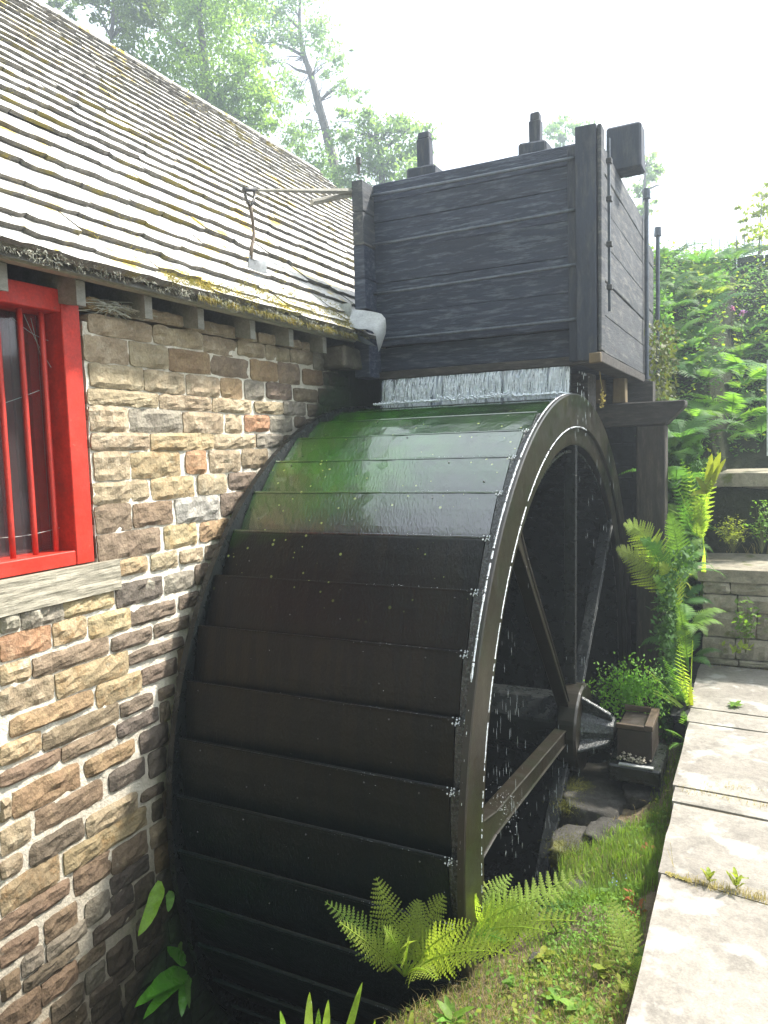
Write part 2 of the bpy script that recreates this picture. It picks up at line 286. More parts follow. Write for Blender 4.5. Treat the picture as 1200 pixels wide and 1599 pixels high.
# ================================================================ ground and pit (setting)
XW = -2.36
g = MB(); g.box(-400, 400, -400, 400, -2.9, -2.6); g.build('ground', soil, kind='structure')
g = MB(); g.grid([[(x, y, -1.9 + .008 * nz(x * 6, y * 6)) for x in np.linspace(-2.7, -.3, 24)] for y in np.linspace(.4, 6.6, 50)])
wat = mat('dark_tail_water', (.010, .016, .015), (.008, .012, .012), rough=.06, rvar=0, bump=.5, bscale=9, bdist=.02, spec=.6); g.build('tail_water', wat, kind='structure', smooth=True)
def rough_wall(name, x0, x1, y0, y1, z0, z1, axis, m, amp=.04, step=.12):
    """a rubble face: rows of unequal proud stones in one sheet, facing -Y (axis 1) or +-X (axis 0)"""
    b = MB(); z = z0
    while z < z1:
        h = min(random.uniform(.10, .19), z1 - z + .001); a0, a1 = (x0, x1) if axis == 1 else (y0, y1); a = a0
        while a < a1:
            l = min(random.uniform(.15, .42), a1 - a + .001); d = random.uniform(0, amp)
            if axis == 1: b.box(a + .008, a + l - .008, y0 - d, y0 + .1, z + .008, z + h - .008, .007)
            else:
                s = 1 if x1 > x0 else -1
                b.box(min(x0 - .1 * s, x0 + d * s), max(x0 - .1 * s, x0 + d * s), a + .008, a + l - .008, z + .008, z + h - .008, .007)
            a += l
        z += h
    return b.build(name, m, kind='structure')
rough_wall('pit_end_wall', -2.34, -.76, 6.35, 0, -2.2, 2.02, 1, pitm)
g = MB(); g.box(-2.34, -.76, 6.40, 6.6, -2.6, 2.02); g.build('pit_end_backing', pitm, kind='structure')
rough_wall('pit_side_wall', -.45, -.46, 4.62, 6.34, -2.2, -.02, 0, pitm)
g = MB(); g.box(-.43, -.345, 4.62, 6.39, -2.6, -.03); g.build('pit_side_backing', pitm, kind='structure')

# bank between the paved path and the wheel pit
def edge_x(y):
    return np.interp(y, [.6, 1.5, 1.9, 2.2, 2.6, 3.1, 3.6, 4.0, 4.4, 5.2], [-1.75, -1.5, -1.22, -1.06, -.86, -.80, -.86, -.86, -.76, -.60])
def bank_z(x, y):
    e = edge_x(y); t = max(0, min(1, (x - e) / max(.05, -.34 - e)))
    z = -.33 + .22 * t + .05 * nz(x * 3, y * 3, 1) + .02 * nz(x * 11, y * 11, 2)
    z -= .10 * math.exp(-((y - 3.9) ** 2) / .5) * 1.0
    return z
rows = []
for y in np.linspace(.5, 5.3, 110):
    e = edge_x(y); row = []
    for k in range(9):
        zz = -2.7 + (bank_z(e, y) - .05 + 2.7) * k / 8
        row.append((e + .12 * nz(y * 2.5, zz * 2.5, 5) + .05 * nz(y * 8, zz * 8, 7) - .12 * (1 - k / 8), y, zz))
    for x in np.linspace(e + .02, -.32, 30): row.append((x, y, bank_z(x, y)))
    rows.append(row)
g = MB(); g.grid(rows); g.build('bank', soil, kind='structure', smooth=True)

# flagstone path: every flag is its own stone
base = MB(); base.box(-.33, 3.2, -1.5, 5.8, -.9, -.085); base = base.build('path', soil, kind='structure')
def slab(x0, x1, y0, y1, z0, z1, sk0=0, sk1=0, m=flag, parent=None, name='paving_stone', j=.006, nx=8, ny=6):
    """a flag with worn irregular edges; sk: how much the near and far edge run forward to the right"""
    x1b = x1; P = []
    def pt(u, v, z):
        x = x0 + (x1b - x0) * u; ya = y0 + sk0 * (x - x0); yb = y1 + sk1 * (x - x0); y = ya + (yb - ya) * v
        e = 1 if (u in (0, 1) or v in (0, 1)) else 0
        return (x + e * j * 1.3 * nz(x * 9, y * 9, z0 + 3) - .03 * v * (0 if u else 1) * 0, y + e * j * nz(x * 9, y * 9, 9 + z0), z)
    b = MB(); us = [i / nx for i in range(nx + 1)]; vs = [i / ny for i in range(ny + 1)]
    top = [[pt(u, v, z1 - (.006 if (u in (0, 1) or v in (0, 1)) else 0) + .002 * nz(u * 5, v * 5, x0 + y0)) for u in us] for v in vs]
    b.grid(top)
    ring = [top[0][i] for i in range(nx + 1)] + [top[k][nx] for k in range(1, ny + 1)] + [top[ny][i] for i in range(nx - 1, -1, -1)] + [top[k][0] for k in range(ny - 1, 0, -1)]
    n = len(ring); b.add(ring + [(p[0] + .004 * nz(p[0] * 20, p[1] * 20), p[1] + .004 * nz(p[1] * 20, p[0] * 20), z0) for p in ring], [(i, n + i, n + (i + 1) % n, (i + 1) % n) for i in range(n)])
    return b.build(name, m, parent)
ys = [(.2, 1.2, 0, 0), (1.2, 2.84, 0, -.16), (2.845, 3.44, -.16, -.06), (3.46, 3.615, -.06, -.05), (3.63, 4.50, -.05, -.04), (4.515, 4.755, -.04, -.04), (4.77, 5.74, -.04, 0)]
for i, (a, b_, s0, s1) in enumerate(ys):
    xe = -.305 - .012 * i; xr = .72 + random.uniform(-.1, .15)
    slab(xe, xr, a + .002, b_ - .002, -.085, 0, s0, s1, parent=base)
    slab(xr + .012, 1.9, a + .006 + s0 * (xr - xe), b_ - .006 + s1 * (xr - xe), -.085, 0.002, s0, s1, parent=base)
# earth in the joints
b = MB(); b.box(-.30, 1.9, .2, 5.7, -.075, -.014); b.build('joint_earth', soil, base)

# stepped stone wall at the end of the path, each with a cap slab
def step(name, label, x0, x1, y0, y1, z0, z1, zc, over, courses, group=None):
    t = thing(name, label, 'stone step', ((x0 + x1) / 2, y0, z0))
    z = z0; 
    for h in courses:
        x = x0 + random.uniform(0, .01)
        while x < x1 - .03:
            l = min(random.uniform(.16, .38), x1 - x); d = random.uniform(0, .025)
            b = MB(); stone(b, x + .004, x + l - .004, z + .004, z + h - .004, y0 - d, y0 + .16, axis=1); b.build('stone', stepst, t); x += l
        z += h
    b = MB(); b.box(x0 + .02, x1, y0 + .03, y1, z0 - .1, z1 - .002); b.build('core', soil, t)
    s = slab(x0 - over, x1 + .3, y0 - over, y1 + .05, z1, zc, m=stepst, parent=t, name='cap_slab', j=.012)
    return t
def stone(b, a0, a1, z0, z1, f, back, axis=0, amp=.012, n=(6, 4)):
    """a rough faced block. axis 1: front faces -Y at y=f; axis 0: front faces +X at x=f"""
    nx, nz_ = n; P = []; seed = random.uniform(0, 99)
    for j in range(nz_ + 1):
        row = []
        for i in range(nx + 1):
            u, v = i / nx, j / nz_
            ed = min(u, 1 - u) < .01 or min(v, 1 - v) < .01
            corner = (min(u, 1 - u) < .01) and (min(v, 1 - v) < .01)
            a = a0 + (a1 - a0) * u; z = z0 + (z1 - z0) * v
            if ed:
                a += .007 * nz(a * 25, z * 25, seed); z += .006 * nz(a * 25, z * 25, seed + 5)
                if corner: a += .004 * (1 if u < .5 else -1); z += .004 * (1 if v < .5 else -1)
            else:
                a += .25 * (a1 - a0) / nx * nz(i * 3.1, j * 2.7, seed); z += .25 * (z1 - z0) / nz_ * nz(i * 3.3, j * 2.1, seed + 3)
            h = (.004 * nz(a * 30, z * 30, seed) if ed else .0045 + amp * 1.4 * nz(a * 17, z * 17, seed) + amp * 1.7 * abs(nz(a * 40, z * 40, seed)))
            row.append((a, f - h, z) if axis == 1 else (f + h, a, z))
        P.append(row)
    if axis == 0: P = [r for r in P]
    else: P = [r for r in P]
    b.grid(P)
    ring = P[0][:] + [r[-1] for r in P[1:]] + P[-1][-2::-1] + [r[0] for r in P[-2:0:-1]]
    m = len(ring); bk = [(p[0], back, p[2]) if axis == 1 else (back, p[1], p[2]) for p in ring]
    b.add(ring + bk, [(i, m + i, m + (i + 1) % m, (i + 1) % m) for i in range(m)])
step('stone_step', 'lower mossy stone step closing the paved path with worn cap slab', -.37, 1.7, 5.75, 6.62, 0, .60, .695, .03, [.05, .15, .19, .12, .09])
step('stone_step', 'upper stone step set back behind the lower one, narrow slab on top', -.31, 1.7, 6.60, 7.5, .69, 1.225, 1.335, .08, [.13, .15, .13, .14])

# hillside behind the tank and steps
def hill_z(x, y):
    t = max(0, min(1, (y - (6.6 if x < -.3 else 7.4)) / 2.9)); s = t * t * (3 - 2 * t)
    z = 1.2 + 2.5 * (t ** (.6 if x < -.3 else .85)) + .12 * nz(x * 1.3, y * 1.3, 4) + .05 * nz(x * 5, y * 5, 8)
    return z
rows = [[(x, y, hill_z(x, y)) for x in np.linspace(-.75, 14, 60)] for y in np.linspace(6.55, 14, 50)]
g = MB(); g.grid(rows)
g.grid([[(x, 6.55, hill_z(x, 6.55) * k + (-2.5) * (1 - k)) for x in np.linspace(-.75, 14, 60)] for k in (0, 1)])
g.grid([[(-.75, y, hill_z(-.75, y) * k + (-2.5) * (1 - k)) for y in np.linspace(6.55, 14, 50)] for k in (1, 0)])
g.grid([[(x, y, hill_z(x, y)) for x in np.linspace(-2.3, -.76, 14)] for y in np.linspace(7.1, 14, 40)])
g.grid([[(x, 7.1, hill_z(x, 7.1) * k + (-2.5) * (1 - k)) for x in np.linspace(-2.3, -.76, 14)] for k in (0, 1)])
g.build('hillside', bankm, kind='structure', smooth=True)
rows = [[(x, y, 3.68 + .01 * max(0, y - 14) + .3 * nz(x * .08, y * .08) - .3 * nz(-12 * .08, 14 * .08)) for x in np.linspace(-60, 60, 40)] for y in np.linspace(13.5, 90, 30)]
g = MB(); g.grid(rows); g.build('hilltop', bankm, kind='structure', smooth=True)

# ================================================================ the mill
mill = thing('mill_building', 'stone watermill with mossy stone slate roof and red barred window', 'building', (XW, 2.5, -2.2))
wall = MB()
X0, X1 = XW - .30, XW - .002
wall.box(X0, X1, -1.5, 8.05, -2.6, 1.06)
wall.box(X0, X1, 2.14, 8.05, 1.062, 2.13); wall.box(X0, X1, -1.5, .90, 1.062, 2.13)
wall = wall.build('wall', mortar, mill)
b = MB(); b.box(-8.2, -7.9, -1.5, 8.05, -2.6, 2.13); b.build('rear_wall', SM['b'], mill)
# bumpy lime mortar skin between the stones
b = MB()
def skin(y0, y1, z0, z1, ny, nz_): b.grid([[(X1 + .004 + .007 * nz(y * 14, z * 14, 3) + .004 * nz(y * 45, z * 45, 6), y, z) for y in np.linspace(y0, y1, ny)] for z in np.linspace(z0, z1, nz_)])
skin(.9, 4.35, -1.0, 1.06, 150, 90); skin(2.136, 4.35, 1.06, 2.13, 90, 44)
b.build('mortar', mortar, wall, smooth=True)
VIS = '2169 2342 2186 2258 y;2354 2717 2182 2251 t;2730 3094 2176 2242 t;3109 3266 2180 2237 t;3292 3440 2182 2245 t;3455 3690 2188 2244 t;3707 3813 2184 2252 t;2167 2499 2092 2161 t;2519 2835 2094 2164 t;2848 3092 2086 2159 t;3108 3330 2100 2166 t;3350 3566 2100 2168 t;3583 3808 2107 2172 t;2143 2360 1983 2078 t;2376 2594 1985 2076 t;2608 2878 1982 2074 o;2895 3184 1986 2071 b;3207 3441 1985 2080 o;3460 3668 1984 2089 b;3707 3913 1992 2071 o;3941 4253 2001 2071 d;2158 2433 1884 1970 t;2448 2694 1882 1965 t;2714 2941 1879 1966 t;2963 3122 1880 1967 o;3152 3307 1882 1970 g;3342 3570 1894 1972 p;3599 3843 1892 1956 b;3870 4261 1887 1971 d;2145 2521 1814 1869 t;2536 2874 1810 1867 t;2891 3191 1809 1867 t;3232 3481 1814 1866 t;3493 3708 1811 1877 g;3739 3900 1809 1874 d;2145 2338 1709 1802 t;2353 2665 1710 1798 g;2680 2956 1708 1794 t;2987 3109 1710 1791 t;3139 3343 1718 1793 O;3362 3565 1717 1793 g;3599 3709 1742 1795 p;3827 3975 2085 2192 g;4012 4244 2104 2204 d;2148 2450 1634 1696 t;2467 2880 1628 1696 y;2892 3215 1631 1694 t;3236 3462 1635 1698 g;2152 2331 1513 1620 t;2347 2639 1513 1616 y;2689 2819 1517 1615 O;2851 3077 1516 1614 t;3105 3318 1527 1619 b;2143 2433 1417 1498 t;2461 2726 1413 1501 y;2760 2957 1416 1501 t;2988 3216 1425 1500 p;2145 2327 1301 1405 b;2344 2571 1307 1398 r;2600 2894 1296 1401 w;2917 3101 1304 1404 p;2145 2484 1191 1289 b;2523 2728 1190 1284 y;2759 2968 1192 1278 o;2247 2399 1113 1173 y;2432 2587 1107 1171 t;2613 2757 1107 1163 t;2789 2894 1106 1162 p;2223 2482 986 1073 P;2506 2690 990 1066 g;2707 2793 999 1082 p;1699 1762 1007 1065 g;1780 1858 1001 1065 g;1870 1954 999 1069 g;1966 2205 1000 1059 y;1693 1892 905 987 O;1911 2055 907 987 y;2077 2288 890 974 y;2299 2562 891 954 p;2591 2723 904 960 p;2185 2401 812 864 p;2427 2647 813 863 p;1814 2161 813 878 b;2273 2598 734 778 p;1685 1799 818 887 y;1905 2259 707 796 y;2342 2542 624 689 p;1678 1893 716 801 t;2094 2330 608 695 y;1706 2066 627 688 o;2211 2384 528 580 p;2429 2523 529 575 p;1836 2195 527 595 b;2188 2414 449 503 P;2435 2486 432 507 p;1662 1817 542 608 y;1914 2166 455 509 b;1655 1899 466 511 r;2016 2268 348 413 o;2307 2469 331 420 P;2131 2316 241 319 P;2350 2445 210 313 P;1695 1980 331 427 o;1782 2086 236 316 r;1647 1679 346 416 t;2295 2423 124 161 d;2006 2264 114 187 t;1638 1751 227 309 t;1746 1984 126 203 p;1892 2311 21 102 y;2356 2409 9 88 d;1630 1709 143 200 t;2118 2312 -106 -4 b;1623 1863 14 114 y;1931 2103 -90 9 r;1614 1902 -62 2 r;2105 2311 -182 -118 P;2230 2335 -317 -208 d;1786 1929 -189 -108 r;1974 2087 -241 -147 g;2099 2210 -266 -194 P;1606 1753 -168 -99 r;1789 1962 -258 -201 g;2002 2218 -336 -278 d;1685 1919 -314 -270 d;1926 2049 -400 -348 b;2065 2188 -509 -404 d;2226 2360 -496 -377 d;2211 2394 -581 -515 d;1597 1667 -287 -209 r;1754 1908 -414 -333 r;1952 2041 -504 -425 g;1966 2191 -569 -520 d;2150 2376 -680 -601 d;1588 1742 -433 -326 r;1791 1936 -519 -443 d;1971 2114 -643 -581 d;1800 1940 -599 -531 b;1973 2117 -742 -654 d;2129 2241 -786 -692 d;2735 2985 -1305 -1200 d;2515 2815 -1185 -1080 d;2195 2505 -1065 -960 r;2525 2845 -1065 -960 P;2165 2315 -945 -840 g;2335 2605 -945 -840 d;2255 2545 -825 -720 d;1805 1955 -705 -620 g;2395 2545 -705 -600 d;1595 1775 -585 -480 b;2415 2695 -585 -480 g;2375 2595 -465 -360 b;2355 2525 -345 -240 g;2355 2595 -225 -120 o;2335 2605 -105 -10 t;2425 2605 5 110 r;2465 2775 135 240 g;2485 2735 255 360 y;2505 2705 375 480 y;2545 2775 495 600 g;2565 2875 615 720 r;2665 2815 735 840 b;2745 2905 855 960 b;2815 3085 975 1080 r;3115 3315 1335 1410 o;3485 3675 1585 1690 d;1995 2115 -825 -755 b;1685 1765 -255 -185 g;3235 3315 1425 1505 g;4195 4305 1815 1865 P;3915 3995 1825 1865 g;4015 4135 1825 1865 d'
HID = '1155 1345 -2145 -2040 r;1365 1535 -2145 -2040 r;1555 1785 -2145 -2040 r;1805 1965 -2145 -2040 d;1985 2295 -2145 -2040 P;2315 2505 -2145 -2040 d;2525 2705 -2145 -2040 b;2725 2955 -2145 -2040 g;2975 3215 -2145 -2040 P;3235 3495 -2145 -2040 d;3515 3705 -2145 -2040 d;3725 4025 -2145 -2040 r;4045 4265 -2145 -2040 d;1155 1425 -2025 -1920 d;1445 1615 -2025 -1920 r;1635 1785 -2025 -1920 g;1805 1955 -2025 -1920 g;1975 2165 -2025 -1920 r;2185 2455 -2025 -1920 P;2475 2745 -2025 -1920 P;2765 2985 -2025 -1920 g;3005 3255 -2025 -1920 d;3275 3575 -2025 -1920 d;3595 3745 -2025 -1920 P;3765 3945 -2025 -1920 b;3965 4185 -2025 -1920 b;1155 1455 -1905 -1800 P;1475 1715 -1905 -1800 P;1735 1985 -1905 -1800 r;2005 2255 -1905 -1800 r;2275 2465 -1905 -1800 d;2485 2755 -1905 -1800 d;2775 3075 -1905 -1800 r;3095 3365 -1905 -1800 d;3385 3655 -1905 -1800 d;3675 3995 -1905 -1800 r;4015 4265 -1905 -1800 b;1155 1415 -1785 -1680 b;1435 1725 -1785 -1680 r;1745 1935 -1785 -1680 d;1955 2115 -1785 -1680 g;2135 2395 -1785 -1680 P;2415 2575 -1785 -1680 g;2595 2755 -1785 -1680 d;2775 2925 -1785 -1680 P;2945 3225 -1785 -1680 g;3245 3415 -1785 -1680 r;3435 3695 -1785 -1680 d;3715 3925 -1785 -1680 r;3945 4145 -1785 -1680 d;1155 1395 -1665 -1560 d;1415 1615 -1665 -1560 d;1635 1795 -1665 -1560 r;1815 1965 -1665 -1560 d;1985 2305 -1665 -1560 d;2325 2575 -1665 -1560 d;2595 2865 -1665 -1560 g;2885 3095 -1665 -1560 d;3115 3435 -1665 -1560 g;3455 3665 -1665 -1560 P;3685 3985 -1665 -1560 P;4005 4265 -1665 -1560 r;1155 1425 -1545 -1440 d;1445 1705 -1545 -1440 g;1725 1965 -1545 -1440 P;1985 2245 -1545 -1440 b;2265 2455 -1545 -1440 d;2475 2695 -1545 -1440 d;2715 2955 -1545 -1440 r;2975 3185 -1545 -1440 g;3205 3425 -1545 -1440 r;3445 3645 -1545 -1440 P;3665 3925 -1545 -1440 b;3945 4115 -1545 -1440 b;4135 4305 -1545 -1440 P;1155 1365 -1425 -1320 d;1385 1635 -1425 -1320 d;1655 1935 -1425 -1320 d;1955 2205 -1425 -1320 b;2225 2375 -1425 -1320 d;2395 2585 -1425 -1320 P;2605 2805 -1425 -1320 r;2825 3025 -1425 -1320 d;3045 3225 -1425 -1320 g;3245 3455 -1425 -1320 r;3475 3665 -1425 -1320 g;3685 3895 -1425 -1320 g;3915 4205 -1425 -1320 r;1155 1425 -1305 -1200 d;1445 1645 -1305 -1200 d;1665 1925 -1305 -1200 d;1945 2135 -1305 -1200 d;2155 2425 -1305 -1200 b;2445 2715 -1305 -1200 d;3005 3275 -1305 -1200 d;3295 3515 -1305 -1200 g;3535 3855 -1305 -1200 d;3875 4085 -1305 -1200 b;4105 4285 -1305 -1200 r;1155 1385 -1185 -1080 d;1405 1695 -1185 -1080 d;1715 1955 -1185 -1080 d;1975 2175 -1185 -1080 g;2195 2495 -1185 -1080 d;2835 3125 -1185 -1080 b;3145 3305 -1185 -1080 r;3325 3535 -1185 -1080 d;3555 3775 -1185 -1080 r;3795 4085 -1185 -1080 d;4105 4305 -1185 -1080 b;1155 1375 -1065 -960 P;1395 1645 -1065 -960 d;1665 1975 -1065 -960 d;1995 2175 -1065 -960 P;2865 3115 -1065 -960 b;3135 3315 -1065 -960 b;3335 3565 -1065 -960 g;3585 3845 -1065 -960 r;3865 4185 -1065 -960 r;1155 1365 -945 -840 d;1385 1685 -945 -840 g;1705 1955 -945 -840 d;1975 2145 -945 -840 d;2625 2935 -945 -840 P;2955 3205 -945 -840 d;3225 3455 -945 -840 d;3475 3655 -945 -840 d;3675 3865 -945 -840 d;3885 4125 -945 -840 P;4145 4295 -935 -830 r;1155 1325 -825 -720 d;1345 1535 -825 -720 g;1555 1795 -825 -720 g;2565 2745 -825 -720 d;2765 3005 -825 -720 g;3025 3195 -825 -720 d;3215 3505 -825 -720 g;3525 3695 -825 -720 d;3715 3945 -825 -720 r;3965 4125 -825 -720 d;4145 4305 -815 -710 d;1155 1345 -705 -600 r;1365 1605 -705 -600 d;1625 1785 -705 -600 g;2565 2715 -705 -600 d;2735 2895 -705 -600 d;2915 3215 -705 -600 d;3235 3475 -705 -600 P;3495 3695 -705 -600 d;3715 3875 -705 -600 P;3895 4125 -705 -600 r;4145 4305 -695 -590 d;1155 1335 -585 -480 d;1355 1575 -585 -480 d;2715 2875 -585 -480 d;2895 3045 -585 -480 P;3065 3315 -585 -480 g;3335 3575 -585 -480 b;3595 3885 -585 -480 r;3905 4125 -585 -480 d;4145 4305 -575 -470 P;1155 1435 -465 -360 d;2615 2835 -465 -360 d;2855 3045 -465 -360 r;3065 3255 -465 -360 r;3275 3435 -465 -360 P;3455 3645 -465 -360 d;3665 3965 -465 -360 d;3985 4195 -455 -350 r;1155 1445 -345 -240 y;2545 2715 -345 -240 r;2735 3015 -345 -240 r;3035 3335 -345 -240 r;3355 3565 -345 -240 d;3585 3865 -345 -240 r;3885 4125 -335 -230 g;4145 4305 -335 -230 d;1155 1385 -225 -120 t;1405 1575 -225 -120 t;2615 2775 -225 -120 b;2795 2975 -225 -120 t;2995 3205 -225 -120 r;3225 3395 -225 -120 g;3415 3585 -225 -120 P;3605 3865 -225 -120 d;3885 4135 -215 -110 g;1155 1315 -105 0 r;1335 1585 -105 0 o;2625 2865 -105 0 t;2885 3195 -105 0 t;3215 3455 -105 0 g;3475 3725 -105 0 g;3745 3905 -95 10 d;3925 4185 -95 10 P;1155 1465 15 120 y;2625 2835 15 120 b;2855 3165 15 120 o;3185 3405 15 120 t;3425 3635 15 120 d;3655 3975 25 130 P;3995 4295 25 130 d;1155 1375 135 240 o;1395 1615 135 240 g;2795 3025 135 240 g;3045 3265 135 240 t;3285 3455 135 240 P;3475 3635 135 240 b;3655 3895 145 250 P;3915 4165 145 250 g;1155 1335 255 360 y;1355 1625 255 360 t;2755 3065 255 360 r;3085 3355 255 360 r;3375 3575 255 360 b;3595 3895 265 370 r;3915 4215 265 370 r;1155 1475 375 480 t;2725 2955 375 480 b;2975 3155 375 480 o;3175 3385 375 480 y;3405 3575 375 480 g;3595 3765 385 490 b;3785 4015 385 490 r;4035 4215 385 490 r;1155 1455 495 600 r;1475 1635 495 600 t;2795 2955 495 600 b;2975 3265 495 600 t;3285 3515 495 600 d;3535 3845 505 610 b;3865 4135 505 610 b;1155 1315 615 720 t;1335 1635 615 720 t;2895 3085 615 720 t;3105 3365 615 720 g;3385 3685 625 730 d;3705 3885 625 730 d;3905 4105 625 730 P;4125 4285 625 730 g;1155 1315 735 840 t;1335 1525 735 840 y;2835 3085 735 840 g;3105 3315 735 840 t;3335 3545 745 850 P;3565 3775 745 850 d;3795 3975 745 850 r;3995 4275 745 850 P;1155 1375 855 960 o;1395 1595 855 960 y;2925 3095 855 960 o;3115 3315 855 960 t;3335 3575 865 970 b;3595 3805 865 970 g;3825 4035 865 970 P;4055 4255 865 970 b;3105 3315 975 1080 t;3335 3615 985 1090 d;3635 3905 985 1090 r;3925 4165 985 1090 b;2915 3145 1095 1170 y;3165 3315 1095 1200 y;3335 3605 1105 1210 r;3625 3905 1105 1210 b;3925 4185 1105 1210 b;2985 3145 1185 1290 y;3165 3315 1215 1320 g;3335 3565 1225 1330 d;3585 3895 1225 1330 d;3915 4225 1225 1330 b;3335 3555 1345 1450 d;3575 3835 1345 1450 P;3855 4085 1345 1450 g;4105 4285 1345 1450 d;3335 3495 1465 1570 d;3515 3795 1465 1570 r;3815 4065 1465 1570 P;4085 4295 1465 1570 d;3695 3995 1585 1690 d;4015 4245 1585 1690 d;3725 3915 1705 1790 g;3935 4175 1705 1810 d;4205 4305 -2025 -1935 P;4165 4295 -1785 -1695 g;4225 4285 -1425 -1335 P;4205 4305 -1065 -975 d;1815 1885 -825 -735 r;1905 1975 -825 -755 d;1455 1525 -465 -375 b;4215 4295 -455 -365 P;1465 1565 -355 -265 P;4155 4225 -215 -125 r;4205 4275 -105 -15 P;1485 1595 15 105 o;4185 4305 145 235 r;4235 4305 255 345 g;4235 4305 365 455 g;1495 1585 375 465 r;4235 4305 475 565 P;4155 4215 505 595 P;1545 1645 735 825 o;1615 1675 905 995 b;1155 1335 975 1045 g;1355 1505 975 1045 r;1525 1595 975 1045 t;4185 4305 985 1075 b;4205 4305 1095 1185 d;4195 4285 1705 1795 d'
def parse(s): return [(*[int(v) / 1000 for v in e.split()[:4]], e.split()[4]) for e in s.split(';')]
for y0, y1, z0, z1, c in parse(VIS):
    b = MB(); z1 = min(z1, 2.225); big = (y1 - y0) > .2
    stone(b, y0 - .0055, y1 + .0055, z0 - .0055, z1 + .0055, XW + random.uniform(.004, .010), XW - .07, amp=.009, n=(9 if big else 6, 5))
    b.build('stone', SM[c], wall, smooth=False)
hid = parse(HID); random.seed(12)
z = -2.1
while z < 2.1:                                   # the wall nearer the camera than the photograph shows
    h_ = random.uniform(.085, .115); y = -1.45
    while y < 1.12:
        l = random.uniform(.16, .34); e_ = min(y + l, 1.145)
        if e_ - y > .05 and not (z + h_ > 1.06 and e_ > .89): hid.append((y + .005, e_ - .005, z + .005, z + h_ - .005, random.choice('tybo')))
        y += l
    z += h_
for cc, test in (('t', lambda s: s[1] < 2 and s[4] in 'tyg'), ('b', lambda s: s[1] < 2 and s[4] not in 'tyg'), ('d', lambda s: s[1] >= 2)):
    b = MB()
    for st in hid:
        if test(st): stone(b, st[0] - .004, st[1] + .004, st[2] - .004, st[3] + .004, XW + random.uniform(.004, .01), XW - .07, n=(5, 4), amp=.009)
    b.build('stonework', SM[cc], wall, kind='stuff')
# gables
for y in (-1.5, 7.8):
    b = MB(); b.prism([(-2.66, y, -2.6), (-7.9, y, -2.6), (-7.9, y, 2.1), (-5.2, y, 4.85), (-4.4, y, 4.45), (-2.2 - .46, y, 2.3)], (0, .25, 0)); b.build('gable_wall', SM['b'], mill)
b = MB(); b.box(-7.9, -2.67, -1.25, 7.8, -.6, -.5); b.build('floor', darkin, mill)
# window
win = MB(); YR = 2.125; zt, zb = 2.235, 1.192
win.box(-2.50, XW + .004, YR - .085, YR, zb, zt); win.box(-2.50, XW + .002, .95, YR - .087, zt - .085, zt - .001); win.box(-2.50, XW + .002, .95, YR - .087, zb, zb + .055)
win.box(-2.50, XW + .004, .90, .948, zb, zt)
win = win.build('window', red, mill, bevel=.003)
yb = [pix(x, 700, 0, -2.415).y for x in (9, 45, 78)]
d = yb[1] - yb[0]
for y in [yb[0] - k * d for k in range(10, 0, -1) if yb[0] - k * d > .97] + yb:
    b = MB(); b.tube([(-2.415 + .001 * nz(y, z * 3), y + .002 * nz(z * 5, y), z) for z in np.linspace(zb + .05, zt - .08, 9)], .0105, 8); b.build('bar', redbar, win, smooth=True)
glass = bpy.data.materials.new('window_glass'); glass.use_nodes = True; gp = glass.node_tree.nodes['Principled BSDF']
gp.inputs['Base Color'].default_value = (.75, .7, .72, 1); gp.inputs['Roughness'].default_value = .06; gp.inputs['Transmission Weight'].default_value = .97; gp.inputs['Specular IOR Level'].default_value = .25; gp.inputs['IOR'].default_value = 1.45
b = MB(); b.box(-2.485, -2.479, .95, YR - .085, zb + .05, zt - .08); b.build('pane', glass, win)
b = MB(); b.box(-2.56, -2.50, YR - .125, YR - .085, zb, zt); b.box(-2.56, -2.50, .95, YR - .127, zb + .0, zb + .05); b.build('inner_frame', red, win)
# dull red boards and an iron strap seen through the glass
b = MB()
for y in (1.0, 1.09, 1.2, 1.3, 1.40, 1.50, 1.58, 1.66, 1.76, 1.83, 1.925, 2.01): b.box(-2.64, -2.61, y, y + .075, zb - .1, zt)
b.build('shutter_board', redwood, win)
b = MB(); b.box(-2.605, -2.595, 1.85, 1.88, 1.30, 1.42); b.box(-2.605, -2.595, 1.85, 1.885, 1.62, 1.95); b.build('shutter_strap', iron, win)
b = MB()
for (y, z, y2, z2) in ((1.72, 1.33, 2.03, 1.335), (1.6, 1.75, 1.98, 1.86), (1.95, 2.14, 2.04, 1.95), (1.98, 2.13, 2.0, 1.98), (1.9, 2.12, 2.035, 2.05), (1.65, 1.57, 1.75, 1.63)):
    b.tube([(-2.45 + .02 * t, y + (y2 - y) * t, z + (z2 - z) * t - .012 * math.sin(math.pi * t)) for t in np.linspace(0, 1, 6)], .0011, 4)
b.build('cobweb', cob, win)
b = MB()
P = [[(XW + .028 + .004 * nz(y * 6, z * 60) + .004 * nz(y * 30, z * 30), y, z) for y in np.linspace(.9, 2.232, 60)] for z in np.linspace(1.064, 1.187, 14)]
b.grid(P); b.grid([P[-1], [(XW - .05, p[1], p[2]) for p in P[-1]]]); b.grid([[(XW - .05, p[1], p[2]) for p in P[0]], P[0]]); b.grid([[r[-1] for r in P], [(XW - .05, r[-1][1], r[-1][2]) for r in P]])
b.build('window_sill', sillst, mill)

